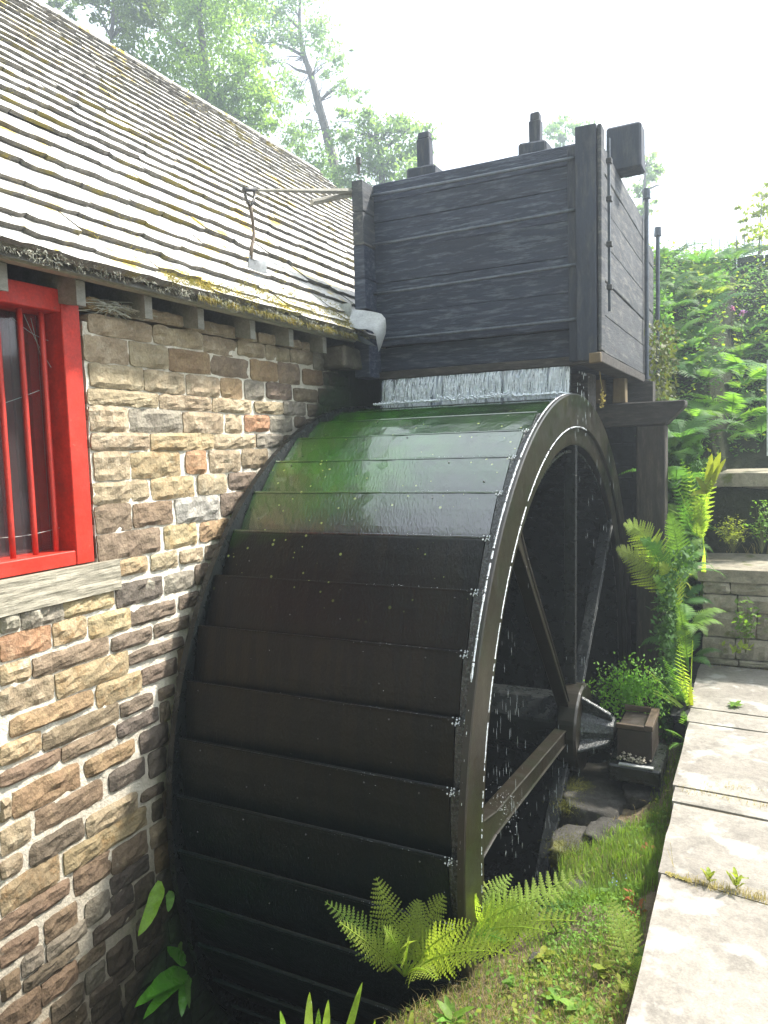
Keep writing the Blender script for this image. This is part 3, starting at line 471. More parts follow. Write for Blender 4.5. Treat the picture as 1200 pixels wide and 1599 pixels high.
# eaves: rafter feet, long board, slates
rf = [pix(x, y, 0, -2.262).y for x, y in ((3, 425), (126, 448), (232, 474), (314, 495), (395, 512), (455, 524), (507, 533))]
s_ = (rf[2] - rf[1])
for y in [rf[0] - .37, *rf, 4.35, 4.8, 5.3, 5.9, 6.5, 7.1]:
    b = MB(); w = .021; zt_ = 2.255
    b.prism([(-2.262, y - w, 2.165), (-2.262, y - w, zt_), (-2.70, y - w, zt_ + .45), (-2.70, y - w, 2.24)], (0, 2 * w, 0)); b.build('rafter_foot', oldwood, mill)
b = MB()
b.box(-2.275, -2.235, -1.5, 7.9, 2.262, 2.318, .0); b.build('eaves_board', mat('pale_eaves_board', (.42, .42, .35), (.34, .34, .27), scale=4, rough=.85, bump=.5, stretch=(2, .5, 2)), mill)
a46 = R_(46); ex, ez = -2.17, 2.28
def rp(s, y, h=0): return Vector((ex - s * math.cos(a46) + h * math.sin(a46), y, ez + s * math.sin(a46) + h * math.cos(a46)))
b = MB(); b.prism([rp(-.0, -1.6, -.03), rp(3.55, -1.6, -.03), rp(3.55, -1.6, -.075), rp(.09, -1.6, -.075)], (0, 9.3, 0)); roof = b.build('roof', oldwood, mill)
b = MB(); b.prism([rp(3.55, -1.6, 0), rp(3.55, -1.6, -.07), (-8.3, -1.6, 2.0), (-8.3, -1.6, 2.1)], (0, 9.3, 0)); b.build('far_slope', roofst, roof)
S = [-.01, .075, .195, .331, .451, .624, .782, .954, 1.105, 1.247, 1.378, 1.518, 1.631, 1.762, 1.875, 1.993, 2.117, 2.232, 2.352, 2.462, 2.58, 2.70, 2.82, 2.93, 3.04, 3.15, 3.26, 3.37, 3.46, 3.54]
tiles = []
for k, s0 in enumerate(S[:-1]):
    s1 = S[k + 1] + .09; w0 = .34 - .006 * k; y = .4 + random.uniform(0, .3)
    yend = min(8.0, 8.25 - .22 * max(0, s0 - 1.2) ** 1.3) + random.uniform(-.03, .03)
    sag = lambda y, s0=s0: .012 * nz(y * .8, s0 * 2, 3)
    while y < yend - .05:
        w = min(random.uniform(.65, 1.35) * w0, yend - y); th = random.uniform(.019, .034)
        tiles.append((k, s0 + random.uniform(-.015, .015) + .012 * nz(y * 1.1, k * .7, 2), s1, y, y + w - .004, th)); y += w
def tile_geo(b, e, k, s0, s1, y0, y1, th):
    """top and body in b; rough front edge in e"""
    n = 6; lift = .037 + .008 * random.random(); tilt = random.uniform(-.003, .003)
    F_, Bk = [], []
    for i in range(n + 1):
        y = y0 + (y1 - y0) * i / n
        j = .011 * nz(y * 22, k * 3.1, s0) + .008 * nz(y * 60, k * 1.7)
        if i in (0, n): j += .006
        F_.append((s0 + j, y, lift + tilt * (i / n - .5) + .003 * nz(y * 30, k))); Bk.append((s1, y, .006))
    top = [[rp(s, y, h) for s, y, h in F_], [rp((s * .5 + q[0] * .5), y, (h * .5 + q[2] * .5) + .003 * nz(y * 20, k * 2)) for (s, y, h), q in zip(F_, Bk)], [rp(*q) for q in Bk]]
    b.grid(top)
    low = [rp(s + .004 * nz(y * 50, k) + .004, y, h - th) for s, y, h in F_]
    e.grid([low, [p + Vector((.0006, 0, 0)) for p in top[0]]])
    e.grid([low, [rp(s + .06, y, h - th) for s, y, h in F_]])
    for i in (0, n): e.add([top[0][i], top[2][i], rp(Bk[i][0], Bk[i][1], Bk[i][2] - th), low[i]], [(0, 1, 2, 3)])
def score(t):
    p = px_of(rp(t[1], (t[3] + t[4]) / 2)); inn = -40 < p[0] < 580 and -30 < p[1] < 560
    return (0 if inn else 100) + p[2]
tiles.sort(key=score)
rest_a, rest_b = MB(), MB()
for i, t in enumerate(tiles):
    if i < 298:
        a, e = MB(), MB(); tile_geo(a, e, *t); n0 = len(a.f); a.add(e.v, e.f); o = a.build('slate', roofst, roof); o.data.materials.append(roofedge)
        o.data.polygons.foreach_set('material_index', [0 if q < n0 else 1 for q in range(len(a.f))])
    else: tile_geo(rest_a, rest_b, *t)
n0 = len(rest_a.f); rest_a.add(rest_b.v, rest_b.f); o = rest_a.build('slates', roofst, roof, kind='stuff'); o.data.materials.append(roofedge)
o.data.polygons.foreach_set('material_index', [0 if q < n0 else 1 for q in range(len(rest_a.f))])
b = MB()
for k in range(24):
    y = -1.5 + k * .38; b.box(-4.78, -4.52, y, y + .37, 0, .02, .004)
for i, v in enumerate(b.v):
    x, y, z = v; b.v[i] = tuple(Vector((rp(3.52, 0).x - .02 + (x + 4.65), y, rp(3.54, 0).z + .045 - abs(x + 4.65) * .9 + z + .01 * nz(y * .7, 2))))
b.build('ridge_stone', roofst, roof)
# moss along the eaves and on the slates
b = MB()
def tuft(b, p, n, l, sp, down=.5):
    for _ in range(n):
        q = Vector(p) + Vector((random.gauss(0, sp * .3), random.gauss(0, sp), random.gauss(0, sp * .3)))
        d = Vector((random.gauss(.25, .35), random.gauss(0, .5), random.gauss(-down, .5))).normalized() * l * random.uniform(.4, 1.2)
        w = Vector((random.gauss(0, 1), random.gauss(0, 1), random.gauss(0, 1))).normalized() * l * .09
        b.add([q - w, q + w, q + d], [(0, 1, 2)])
for _ in range(520):
    y = random.uniform(2.4, 4.2); s = abs(random.gauss(0, .10)) * (1.2 if y > 3 else .4); tuft(b, rp(s, y, .035), 10, .024, .016, .2)
for _ in range(160): y = random.uniform(2.6, 4.15); tuft(b, rp(-.015, y, .01), 10, .03, .016, 1.0)
b.build('eaves_moss', moss, roof, kind='stuff')
b = MB()
for _ in range(480):
    y = random.uniform(1.2, 4.1); q = rp(random.uniform(-.03, .02), y, random.uniform(-.012, .03)); tuft(b, q, 11, .015, .012, .7)
b.build('lichen_fringe', greymoss, roof, kind='stuff')
b = MB()
for _ in range(1500):
    s = random.choice(S[1:26]); y = random.uniform(1.7, 7.6); 
    if nz(y * 2.1, s * 2.1, 31) > .12: tuft(b, rp(s + .01, y, .03), 6, .02, .02, .1)
b.build('slate_moss', moss, roof, kind='stuff')
# tuft of old thatch-like nest on the wall head
b = MB()
for _ in range(160):
    q = Vector((-2.36 + random.uniform(-.05, .05), 2.27 + random.gauss(0, .05), 2.195 + random.gauss(0, .012))); d = Vector((random.uniform(-.02, .03), random.gauss(0, .07), random.gauss(0, .012)))
    b.tube([q - d, q + d * .2 + Vector((.01, 0, .01)), q + d], .0018, 3, False)
tag(b.build('straw_nest', greymoss, org=(-2.36, 2.27, 2.18)), 'wisp of old grey straw lodged on the wall head beside the window top', 'nest')
b = MB()
b.box(-2.5, -2.20, 3.93, 4.14, 2.10, 2.215, .012); tag(b.build('corbel_stone', SM['g'], bevel=.012, org=(-2.3, 4.05, 2.1)), 'squared grey stone block under the end of the eaves by the tank', 'stone')

# ================================================================ timber tank over the wheel
TX0, TX1, TY0, TY1 = -2.145, -.79, 4.25, 5.97
tank = thing('wooden_tank', 'tall black plank water tank with iron rods, spilling onto the wheel', 'water tank', (-1.5, 4.25, 2.04))
def plank(name, x0, x1, y0, y1, z0, z1, m, parent=tank, j=.004, bev=.004, nx=1):
    b = MB()
    if nx == 1: b.box(x0, x1, y0, y1, z0, z1, j)
    else:
        ax = 0 if (x1 - x0) > (y1 - y0) else 1; sd_ = random.uniform(0, 50)
        n = nx; rings = []
        for i in range(n + 1):
            t = i / n; w1 = .004 * nz(t * 9, sd_) ; w2 = .004 * nz(t * 9, sd_ + 9); w3 = .003 * nz(t * 6, sd_ + 4)
            if ax == 0: rings.append([(x0 + (x1 - x0) * t, y0 + w3, z0 + w1), (x0 + (x1 - x0) * t, y0 + w3, z1 + w2), (x0 + (x1 - x0) * t, y1, z1 + w2), (x0 + (x1 - x0) * t, y1, z0 + w1)])
            else: rings.append([(x1 + w3, y0 + (y1 - y0) * t, z0 + w1), (x1 + w3, y0 + (y1 - y0) * t, z1 + w2), (x0, y0 + (y1 - y0) * t, z1 + w2), (x0, y0 + (y1 - y0) * t, z0 + w1)])
        for i in range(n): b.add(rings[i] + rings[i + 1], [(k, (k + 1) % 4, 4 + (k + 1) % 4, 4 + k) for k in range(4)])
        b.add(rings[0], [(0, 1, 2, 3)]); b.add(rings[-1], [(3, 2, 1, 0)])
    return b.build(name, m, parent, bevel=bev)
zj = [2.235, 2.43, 2.62, 2.815, 2.985, 3.105]
for a, c in zip(zj[:-1], zj[1:]): plank('front_plank', TX0 + .002, -.905, TY0 + random.uniform(0, .005), TY0 + .05, a + .001, c - .0005, tankw, nx=14, bev=.0025)
plank('front_plank', TX0 + .002, -.905, TY0, TY0 + .05, 3.108, 3.215, tankw, nx=14)
plank('front_plank', TX0 + .002, -.905, TY0 + .035, TY0 + .08, 2.085, 2.232, tankw, nx=14)
plank('lip_board', TX0 - .01, -.90, TY0 + .005, TY0 + .10, 2.035, 2.082, beamw, nx=14)
# left side boards, standing out in front of the face
zl = [pix(560, y, 0, TX0).z for y in (478, 430, 377, 325, 276)]
for i, (a, c) in enumerate(zip(zl[:-1], zl[1:])): plank('side_plank', TX0 - .07, TX0, 4.10 + random.uniform(-.004, .006), TY1, max(a, 2.04) + .002, c - .002, tanks if i > 1 else tankw, nx=8)
plank('corner_block', TX0 - .10, TX0 + .0, 4.13, 4.30, 2.045, zl[0] - .006, tankw)
# right corner post and side
plank('corner_post', -.903, -.793, 4.185, 4.255, 2.045, 3.275, tankv, j=.003)
plank('post_strip', -.955, -.906, 4.222, 4.248, 2.05, 3.20, tankv)
plank('side_post', -.792, -.768, 4.195, 4.29, 2.095, 3.268, tanks)
zr = [2.098, 2.31, 2.50, 2.70, 2.90, 3.08, 3.225]
for a, c in zip(zr[:-1], zr[1:]):
    plank('side_plank', -.84, -.786 - random.uniform(0, .006), 4.293, TY1, a + .002, c - .002, tanks, nx=8)
for a, c in zip(zr[:-1], zr[1:]):
    plank('side_plank', -.90, -.838 - random.uniform(0, .004), TY1 + .01, 6.95, a - .01, c - .014, tanks, nx=5)
plank('sole_beam', -.90, -.775, 4.20, TY1 + .05, 2.035, 2.093, beamw, nx=6)
plank('sole_end', -.835, -.772, 4.165, 4.198, 2.03, 2.085, palewood)
plank('floor_board', TX0, -.842, 4.36, TY1, 2.06, 2.12, tankw); plank('back_board', TX0, -.842, TY1 - .05, TY1 - .002, 2.12, 3.1, tankw)
plank('floor_board', TX0, -.902, TY1 + .06, 6.95, 2.06, 2.12, tankw); plank('back_board', TX0, -.902, 6.90, 6.95, 2.12, 3.1, tankw)
for (ly, ry) in ((306, 240), (383, 322), (460, 409), (531.5, 495.5)):
    a = pix(580, ly, 1, 4.215); c = pix(909, ry, 1, 4.180); c.y = 4.215
    b = MB(); b.tube([a.lerp(c, t) + Vector((0, 0, -.004 * math.sin(math.pi * t))) for t in np.linspace(0, 1, 7)], .0095, 8); b.build('iron_rod', rodm, tank, smooth=True)
b = MB(); b.box(-.762, -.748, 4.335, 4.350, 2.32, 3.24); b.build('side_rod', rodm, tank)
for z in (2.45, 2.68, 2.92, 3.12): b = MB(); b.box(-.768, -.738, 4.325, 4.36, z - .014, z + .014); b.build('square_nut', iron, tank, bevel=.003)
for (y, zt_) in ((5.93, 3.36), (6.60, 3.25)):
    b = MB(); b.tube([(-.765, y, 2.06), (-.765, y, zt_)], .016, 8); b.tube([(-.765, y, zt_), (-.765, y, zt_ + .07)], [.03, .026], 8); b.build('upright_rod', rodm, tank)
b = MB(); b.box(-.80, -.73, 5.86, 6.02, 2.0, 2.045, .003); b.build('bracket', iron, tank)
b = MB(); b.box(TX0 + .01, -.86, TY0 + .09, TY1 - .06, 2.13, 3.02); b.build('tank_water', wat, tank)
# top fittings
for (x0, x1, yb_, ym, yt, xa, xb) in ((640, 684, 272, 256, 206, 653, 673), (813, 857, 236, 218, 176, 827, 845)):
    a = pix(x0, yb_, 1, 4.5); c = pix(x1, ym, 1, 4.5); t = pix(x0 + 22, yt, 1, 4.5); l = pix(xa, ym, 1, 4.5).x; r = pix(xb, ym, 1, 4.5).x
    b = MB(); b.box(a.x, c.x, 4.44, 4.60, 3.20, c.z - .01, .004); b.build('top_pad', tankv, tank, bevel=.012)
    b = MB(); b.box(l, r, 4.48, 4.55, c.z - .012, t.z - .045, .002); b.box(l + .006, r - .006, 4.487, 4.543, t.z - .045, t.z, .004); b.build('gate_stem', tankv, tank, bevel=.006)
b = MB(); b.box(-.86, -.655, 4.86, 5.02, 3.235, 3.50, .003); b.build('cross_beam_end', tankv, tank, bevel=.012)
b = MB(); b.box(-2.2, -.865, 4.87, 5.01, 3.22, 3.30); b.build('cross_beam', tankv, tank)
b = MB(); p = pix(561, 272, 1, 4.3); b.tube([p, p + Vector((0, 0, .10))], .010, 8); b.tube([p + Vector((0, 0, .06)), p + Vector((0, 0, .10))], .018, 6); b.build('bolt', iron, tank)
# lever poles reaching over the slates, with a spade hung on one
A_, B_ = pix(391, 297, 0, -2.42), pix(547, 300, 1, 4.14); B_.x = -2.22
def pole(a, c, w0, w1, name, m=oldwood, n=6):
    b = MB(); b.tube([Vector(a).lerp(Vector(c), t) + Vector((0, 0, .004 * nz(t * 5, 3))) for t in np.linspace(0, 1, 6)], [w0 + (w1 - w0) * t for t in np.linspace(0, 1, 6)], n); return b
lv = pole(A_, B_, .007, .019, 'lever').build('lever_pole', oldwood, org=A_); tag(lv, 'long thin grey pole reaching from the tank over the slates, spade on its tip', 'pole')
C_, D_ = pix(487, 316, 0, -2.36), pix(547, 304, 1, 4.16); D_.x = -2.22
lv = pole(C_, D_, .018, .016, 'lever', n=8).build('lever_pole', oldwood, org=C_); tag(lv, 'short stubby round pole sticking out of the tank below the long one', 'pole')
def sp(x, y, X=-2.405): return pix(x, y, 0, X)
spade = thing('spade', 'old pale bladed spade with bent shaft hanging by its grip from the pole tip', 'spade', sp(402, 443, -2.36))
b = MB(); b.tube([sp(391, 322), sp(395, 345), sp(397, 368), sp(393, 388, -2.395), sp(392, 405, -2.39)], [.010, .009, .009, .0095, .010], 8); b.build('shaft', mat('brown_shaft_wood', (.15, .11, .075), scale=8), spade, smooth=True)
b = MB(); b.tube([sp(391, 324), sp(386, 314), sp(383, 304), sp(384, 297), sp(391, 295), sp(397, 297), sp(398, 305), sp(396, 314), sp(391, 324)], [.008] * 9, 6); b.tube([sp(381, 296), sp(400, 296)], .012, 8); b.build('grip', iron, spade, smooth=True)
P = []
for r, (xl, yl, xr, yr) in enumerate([(390, 398, 405, 404), (388.5, 409, 417, 409), (388, 420, 417, 421), (389, 431, 417, 433), (396, 438, 414, 444)]):
    P.append([sp(xl + (xr - xl) * u, yl + (yr - yl) * u + (4 if r == 0 else 0) * math.sin(math.pi * u), -2.39 + .012 * math.cos(math.pi * (u - .5)) - .0 * r) for u in np.linspace(0, 1, 7)])
b = MB(); b.grid(P); b.grid([[q + Vector((-.004, 0, 0)) for q in reversed(row)] for row in P]); b.build('blade', mat('spade_steel', (.26, .28, .29), (.20, .21, .22), scale=6, rough=.5, metal=.2), spade, smooth=True)
# bent zinc gutter end
fl = thing('metal_flashing', 'bent pale zinc gutter end curling out under the tank corner', 'flashing', pix(560, 520, 1, 4.05))
c1 = [(551, 483), (566, 484), (585, 487), (596, 490), (602, 497), (603, 508), (602, 520), (598, 532), (591, 541)]
c2 = [(536, 503), (548, 510), (560, 514), (573, 514), (582, 517), (587, 524), (588, 530), (589, 536), (590.5, 541)]
rowsP = []
for t in np.linspace(0, 1, 6):
    row = []
    for (x1, y1), (x2, y2) in zip(c1, c2):
        A = pix(x1, y1, 1, 4.09); C = pix(x2, y2, 1, 3.93); q = A.lerp(C, t); q.z -= .030 * math.sin(math.pi * t); row.append(q)
    rowsP.append(row)
b = MB(); b.grid(rowsP); b.grid([[q + Vector((0, .004, -.004)) for q in reversed(r)] for r in rowsP]); b.build('gutter_sheet', lead, fl, smooth=True)
b = MB(); b.prism([pix(530, 475, 1, 4.07), pix(549, 473, 1, 4.07), pix(549, 494, 1, 4.07), pix(531, 499, 1, 4.07)], (0, .003, 0)); b.build('upstand', lead, fl)
b = MB(); b.prism([pix(536, 504, 1, 4.0), pix(588, 541, 1, 3.99), pix(570, 537, 1, 3.99), pix(545, 522, 1, 3.99), pix(520, 508, 1, 4.0)], (0, .004, 0)); b.build('lower_lip', rodm, fl)

# ---------------------------------------------------------------- trestle under the tank
tr = thing('timber_trestle', 'heavy dark oak beam on a square post, holding the tank right of the wheel', 'trestle', (-.62, 5.3, -.3))
YB = 5.30
a = pix(1070, 624, 1, YB); c = pix(1040, 663, 1, YB); p0 = pix(993, 665, 1, YB).x; p1 = pix(1039, 663, 1, YB).x
b = MB(); b.prism([(-1.3, YB, c.z), (p1 + .002, YB, c.z), (a.x, YB, a.z - .035), (a.x, YB, a.z), (-1.3, YB, a.z)], (0, .20, 0)); b.build('beam', beamw, tr, bevel=.006)
b = MB(); b.box(p0, p1, YB + .005, YB + .19, -2.2, c.z - .003, .002); b.build('post', beamv, tr, bevel=.008)
for x0, x1 in ((922, 942), (956, 976)):
    q0, q1 = pix(x0, 620, 1, YB).x, pix(x1, 620, 1, YB).x; b = MB(); b.box(q0, q1, YB + .02, YB + .12, a.z + .002, 2.033, .004); b.build('packing_post', palewood, tr, bevel=.005)
b = MB(); b.box(-1.3, -.70, YB + .45, YB + .6, a.z - .1, 2.03); b.build('back_beam', beamw, tr)
b = MB(); b.box(-2.34, -.95, 4.7, 4.95, 1.65, 2.03, .004); tag(b.build('support_beam', beamw, org=(-1.6, 4.8, 1.65)), 'dark beam in the gloom under the tank floor behind the falling water', 'beam')

# ================================================================ water wheel
HY, HZ, RO, RI = 4.255, -.025, 1.90, 1.717
xr_, xl_ = -.913, -2.28
wheel = thing('water_wheel', 'huge wet overshot mill wheel, dark buckets slimed green on top, brown iron rim', 'water wheel', (-1.6, HY, HZ))
def cyl(r, th, x): return (x, HY - r * math.cos(th), HZ + r * math.sin(th))     # th up from the side nearest the camera
def ring(profile, n=160, th0=0, th1=2 * math.pi, closed=True):
    b = MB(); rows = []
    for i in range(n + (0 if closed else 1)):
        th = th0 + (th1 - th0) * i / n; rows.append([cyl(r, th, x) for r, x in profile])
    m = len(profile)
    b.add([p for r in rows for p in r], [(i * m + k, i * m + (k + 1) % m, ((i + 1) % len(rows)) * m + (k + 1) % m, ((i + 1) % len(rows)) * m + k) for i in range(n) for k in range(m)])
    return b
ring([(1.90, xr_ - .004), (1.893, xr_), (RI + .008, xr_), (RI + .003, xr_ - .004), (RI - .004, xr_ - .016), (1.628, xr_ - .024), (1.618, xr_ - .028), (1.618, xr_ - .10), (1.72, xr_ - .10), (1.885, xr_ - .030), (1.90, xr_ - .028)]).build('rim', shroudm, wheel, smooth=False)
ring([(1.90, xl_), (1.62, xl_), (1.62, xl_ + .03), (1.90, xl_ + .03)]).build('rim', wetblack, wheel)
# white water beading along the edges of the near rim
def bead(r, x, th0, th1, rad, n, seed, gap=-.25):
    b = MB()
    for i in range(n):
        t0 = th0 + (th1 - th0) * i / n; t1 = th0 + (th1 - th0) * (i + 1.05) / n
        v = nz(i * .13, seed)
        if nz(i * .23, seed + 4) < gap: continue
        rr = rad * (.45 + .6 * abs(v) + .4 * random.random()); b.tube([cyl(r + random.uniform(-.0015, .0015), t0, x), cyl(r + random.uniform(-.0015, .0015), t1, x)], rr, 4, False)
    return b
bead(1.899, xr_ - .020, R_(24), R_(88), .0055, 340, 1, -.3).build('foam_edge', foam, wheel, kind='stuff')
bead(RI, xr_ - .002, R_(14), R_(98), .0036, 260, 2, -.2).build('foam_edge', foam, wheel, kind='stuff')
bead(1.896, xr_ - .018, R_(-4), R_(22), .004, 110, 3, -.05).build('foam_edge', foam, wheel, kind='stuff')
bead(RI, xr_ - .002, R_(-6), R_(14), .0028, 90, 5, .05).build('foam_edge', foam, wheel, kind='stuff')
# buckets
NB = 48; BX0, BX1 = xl_ + .034, -.99; th_e0 = R_(4.8)
def rot_pts(b, dth):
    c, s = math.cos(dth), math.sin(dth); out = []
    for x, y, z in b.v:
        dy, dz = y - HY, z - HZ; out.append((x, HY + dy * c + dz * s, HZ - dy * s + dz * c))
    b.v = out; return b
RE, RD, DT = 1.876, 1.792, R_(13.5)
def bucket_mb():
    b = MB(); nx = 16; nr = 5; rows = []
    for j in range(nr + 1):
        t = j / nr; rr = RE + (RD - RE) * t; th = -DT * t
        rows.append([cyl(rr + .003 * nz(i * .7, j * .9, 5), th, BX0 + (BX1 - BX0) * i / nx) for i in range(nx + 1)])
    b.grid([r[::-1] for r in rows])
    rows2 = [[cyl(RE + (RD - RE) * j / nr - .010, -DT * j / nr + (.004 if j == 0 else 0), BX0 + (BX1 - BX0) * i / nx) for i in range(nx + 1)] for j in range(nr + 1)]
    b.grid(rows2); b.grid([rows[0], rows2[0]]); b.grid([[r[-1] for r in rows], [r[-1] for r in rows2]])
    return b
bk0 = bucket_mb().build('bucket', plate, wheel)
b = MB(); b.grid([[cyl(RD, -DT, BX0), cyl(RD, -DT, BX1)], [cyl(1.585, -DT, BX0), cyl(1.585, -DT, BX1)]]); fl0 = b.build('bucket_floor', wetblack, bk0)
b = MB(); nn = 16
L0 = [[cyl(r, th, BX0 + (BX1 - BX0) * i / nn) for i in range(nn + 1)] for r, th in ((RE + .0003, -.0045), (RE + .0030, -.0012), (RE + .0028, .0010), (RE - .004, .0018))]
b.grid([r[::-1] for r in L0]); lip0 = b.build('lip', plate, bk0)
def endblk():
    b = MB(); P = []
    for j in range(7):
        t = j / 6; rr = RE - .006 + (RD + .025 - RE) * t; th = -DT * t * .97
        P.append([cyl(rr + .005 * nz(j * 2.1, k * 3.3, 1), th, BX1 + .004 + (.045 - .004) * k / 3) for k in range(4)])
    b.grid([r[::-1] for r in P]); b.grid([P[0], [cyl(RE - .06, -.01, BX1 + .004 + .040 * k / 3) for k in range(4)]]); b.grid([[r[0] for r in P], [cyl(RD - .02, -DT * j / 6, BX1 + .004) for j in range(7)]]); return b
eb0 = endblk().build('end_block', speck, bk0)
def tabmb(seed):
    b = MB(); random.seed(seed)
    for _ in range(20):
        x = random.uniform(BX1 - .008, BX1 + .046); q = Vector(cyl(RE + random.uniform(-.004, .005), random.uniform(-.012, .004), x)); r = random.uniform(.002, .0045); icos(b, q, r)
    for _ in range(22):
        x = random.uniform(BX1 - .5, BX1); q = Vector(cyl(RE + .002, random.uniform(-.003, .003), x)); icos(b, q, random.uniform(.0006, .0016))
    return b
def icos(b, c, r):
    c = Vector(c); k = [Vector(v) * r * random.uniform(.7, 1.3) for v in ((1, 0, 0), (-1, 0, 0), (0, 1, 0), (0, -1, 0), (0, 0, 1), (0, 0, -1))]
    b.add([c + v for v in k], [(0, 2, 4), (2, 1, 4), (1, 3, 4), (3, 0, 4), (2, 0, 5), (1, 2, 5), (3, 1, 5), (0, 3, 5)])
tb0 = tabmb(4).build('foam', foam, bk0, kind='stuff')
def place_wheelpart(o, th):
    """rotate a piece built at angle 0 about the axle; its origin is the thing's origin on the axle"""
    o.rotation_euler = (-th, 0, 0)
random.seed(11)
for k in range(NB):
    th = th_e0 + k * 2 * math.pi / NB
    if k == 0: o = bk0
    else:
        o = bk0.copy(); COL.objects.link(o); o.parent = wheel
        for ch in (fl0, eb0, lip0, tb0):
            if ch is tb0 and not (k < 9 or k > 44): continue
            c = ch.copy(); COL.objects.link(c); c.parent = o
    place_wheelpart(o, th)
    # th measured up from -Y: increasing th must carry -Y towards +Z
ring([(1.59, BX0 - .02), (1.59, xr_ - .05), (1.575, xr_ - .05), (1.575, BX0 - .02)], 84).build('sole_ring', wetblack, wheel)
# bolt heads on the plates
b = MB()
for k in range(NB):
    if not (k < 10 or k > 38): continue
    for x in (-2.15, -1.85, -1.6, -1.3, -1.1):
        if random.random() < .35: continue
        th = th_e0 + k * 2 * math.pi / NB - R_(random.choice((1.0, 4.6))); t = (th_e0 + k * 2 * math.pi / NB - th) / DT; icos(b, Vector(cyl(RE + (RD - RE) * t + .002, th, x + random.uniform(-.05, .05))), .0045)
b.build('bolt_heads', iron, wheel, kind='stuff')
# arms of both rims
def arm(x, deg, w, dx, m, r0=.16, r1=1.63, flange=True):
    th = R_(deg); b = MB(); u = Vector((0, -math.cos(th), math.sin(th))); v = Vector((0, math.sin(th), math.cos(th))); O = Vector((x, HY, HZ))
    w0 = w * .8
    pts = [O + u * r0 + v * w0, O + u * (r1 - .18) + v * w, O + u * r1 + v * w * 1.5, O + u * r1 - v * w * 1.5, O + u * (r1 - .18) - v * w, O + u * r0 - v * w0]
    b.prism(pts, (dx, 0, 0))
    if flange:
        for s in (1, -1):
            e = [O + u * r0 + v * s * w0, O + u * (r1 - .18) + v * s * w, O + u * r1 + v * s * w * 1.5]
            for p, q in zip(e[:-1], e[1:]): b.prism([p + Vector((.008, 0, 0)), q + Vector((.008, 0, 0)), q + Vector((.008, 0, 0)) - v * s * .010, p + Vector((.008, 0, 0)) - v * s * .010], (dx * .1 - .01, 0, 0))
    return b.build('arm', m, wheel, bevel=.004)
for d in (4, 49, 93, 139): arm(xr_ - .035, d, {4: .052, 49: .028, 93: .016, 139: .026}[d], -.06, shroudm if d < 50 else wetblack)
for d in (184, 319, 229, 274): arm(xr_ - .035, d, .035, -.06, wetblack)
for d in (4, 49, 94, 139, 184, 229, 274, 319): arm(xl_ + .10, d, .05, -.05, wetblack, flange=False)
# shaft, hub and gudgeon
def octa(x0, x1, r0, r1, n=8, ph=22.5):
    b = MB(); A = [(x0, HY + r0 * math.cos(R_(ph) + 2 * math.pi * k / n), HZ + r0 * math.sin(R_(ph) + 2 * math.pi * k / n)) for k in range(n)]; B = [(x1, HY + r1 * math.cos(R_(ph) + 2 * math.pi * k / n), HZ + r1 * math.sin(R_(ph) + 2 * math.pi * k / n)) for k in range(n)]
    return b.add(A + B, [tuple(range(n)), tuple(range(2 * n - 1, n - 1, -1))] + [(k, n + k, n + (k + 1) % n, (k + 1) % n) for k in range(n)])
octa(-2.34, -.96, .19, .19).build('axle', wetblack, wheel, bevel=.01)
octa(-1.0, -.89, .25, .25, 16).build('hub', shroudm, wheel, bevel=.012)
octa(-.89, -.72, .12, .075, 12).build('gudgeon', speck, wheel, smooth=False)
b = MB()
for k in range(4):
    a_ = R_(20 + 90 * k); u = Vector((0, math.cos(a_), math.sin(a_))); v = Vector((0, -math.sin(a_), math.cos(a_)))
    O = Vector((0, HY, HZ)); b.prism([O + Vector((-.89, 0, 0)) + u * .05 - v * .012, O + Vector((-.89, 0, 0)) + u * .215 - v * .012, O + Vector((-.74, 0, 0)) + u * .12 - v * .012, O + Vector((-.72, 0, 0)) + u * .05 - v * .012], v * .024)
b.build('gudgeon_wings', speck, wheel, bevel=.004)
# bearing
br = thing('bearing_block', 'square brown wooden bearing box taking the end of the wheel axle', 'bearing', (-.6, 4.1, -.2))
b = MB(); b.box(-.685, -.505, 4.10, 4.40, -.118, .055, .003); b.build('box', mat('shaded_brown_wood', (.035, .024, .018), (.02, .015, .012), scale=6, rough=.5, bump=.8), br, bevel=.006)  # shade on the box put into its darker brown
b = MB(); b.box(-.690, -.545, 4.095, 4.115, .057, .082); b.box(-.690, -.545, 4.39, 4.405, .057, .09); b.box(-.543, -.50, 4.095, 4.405, .057, .088); b.build('top_frame', mat('lit_brown_wood', (.08, .05, .028), (.05, .033, .02), scale=6, rough=.6), br, bevel=.003)  # light on the top painted as a paler copy of the box brown
b = MB(); b.box(-.72, -.455, 4.02, 4.42, -.215, -.121, .004); b.build('plinth', wetblack, br, bevel=.01)
b = MB(); b.box(-.665, -.49, 4.022, 4.05, -.120, -.112); b.build('metal_strip', lead, br)
b = MB(); 
for _ in range(60): icos(b, Vector((random.gauss(-.60, .035), 4.075 + random.uniform(-.02, .01), -.108 + abs(random.gauss(0, .018)))), random.uniform(.005, .011))
b.build('grit_pile', stepst, br, kind='stuff')

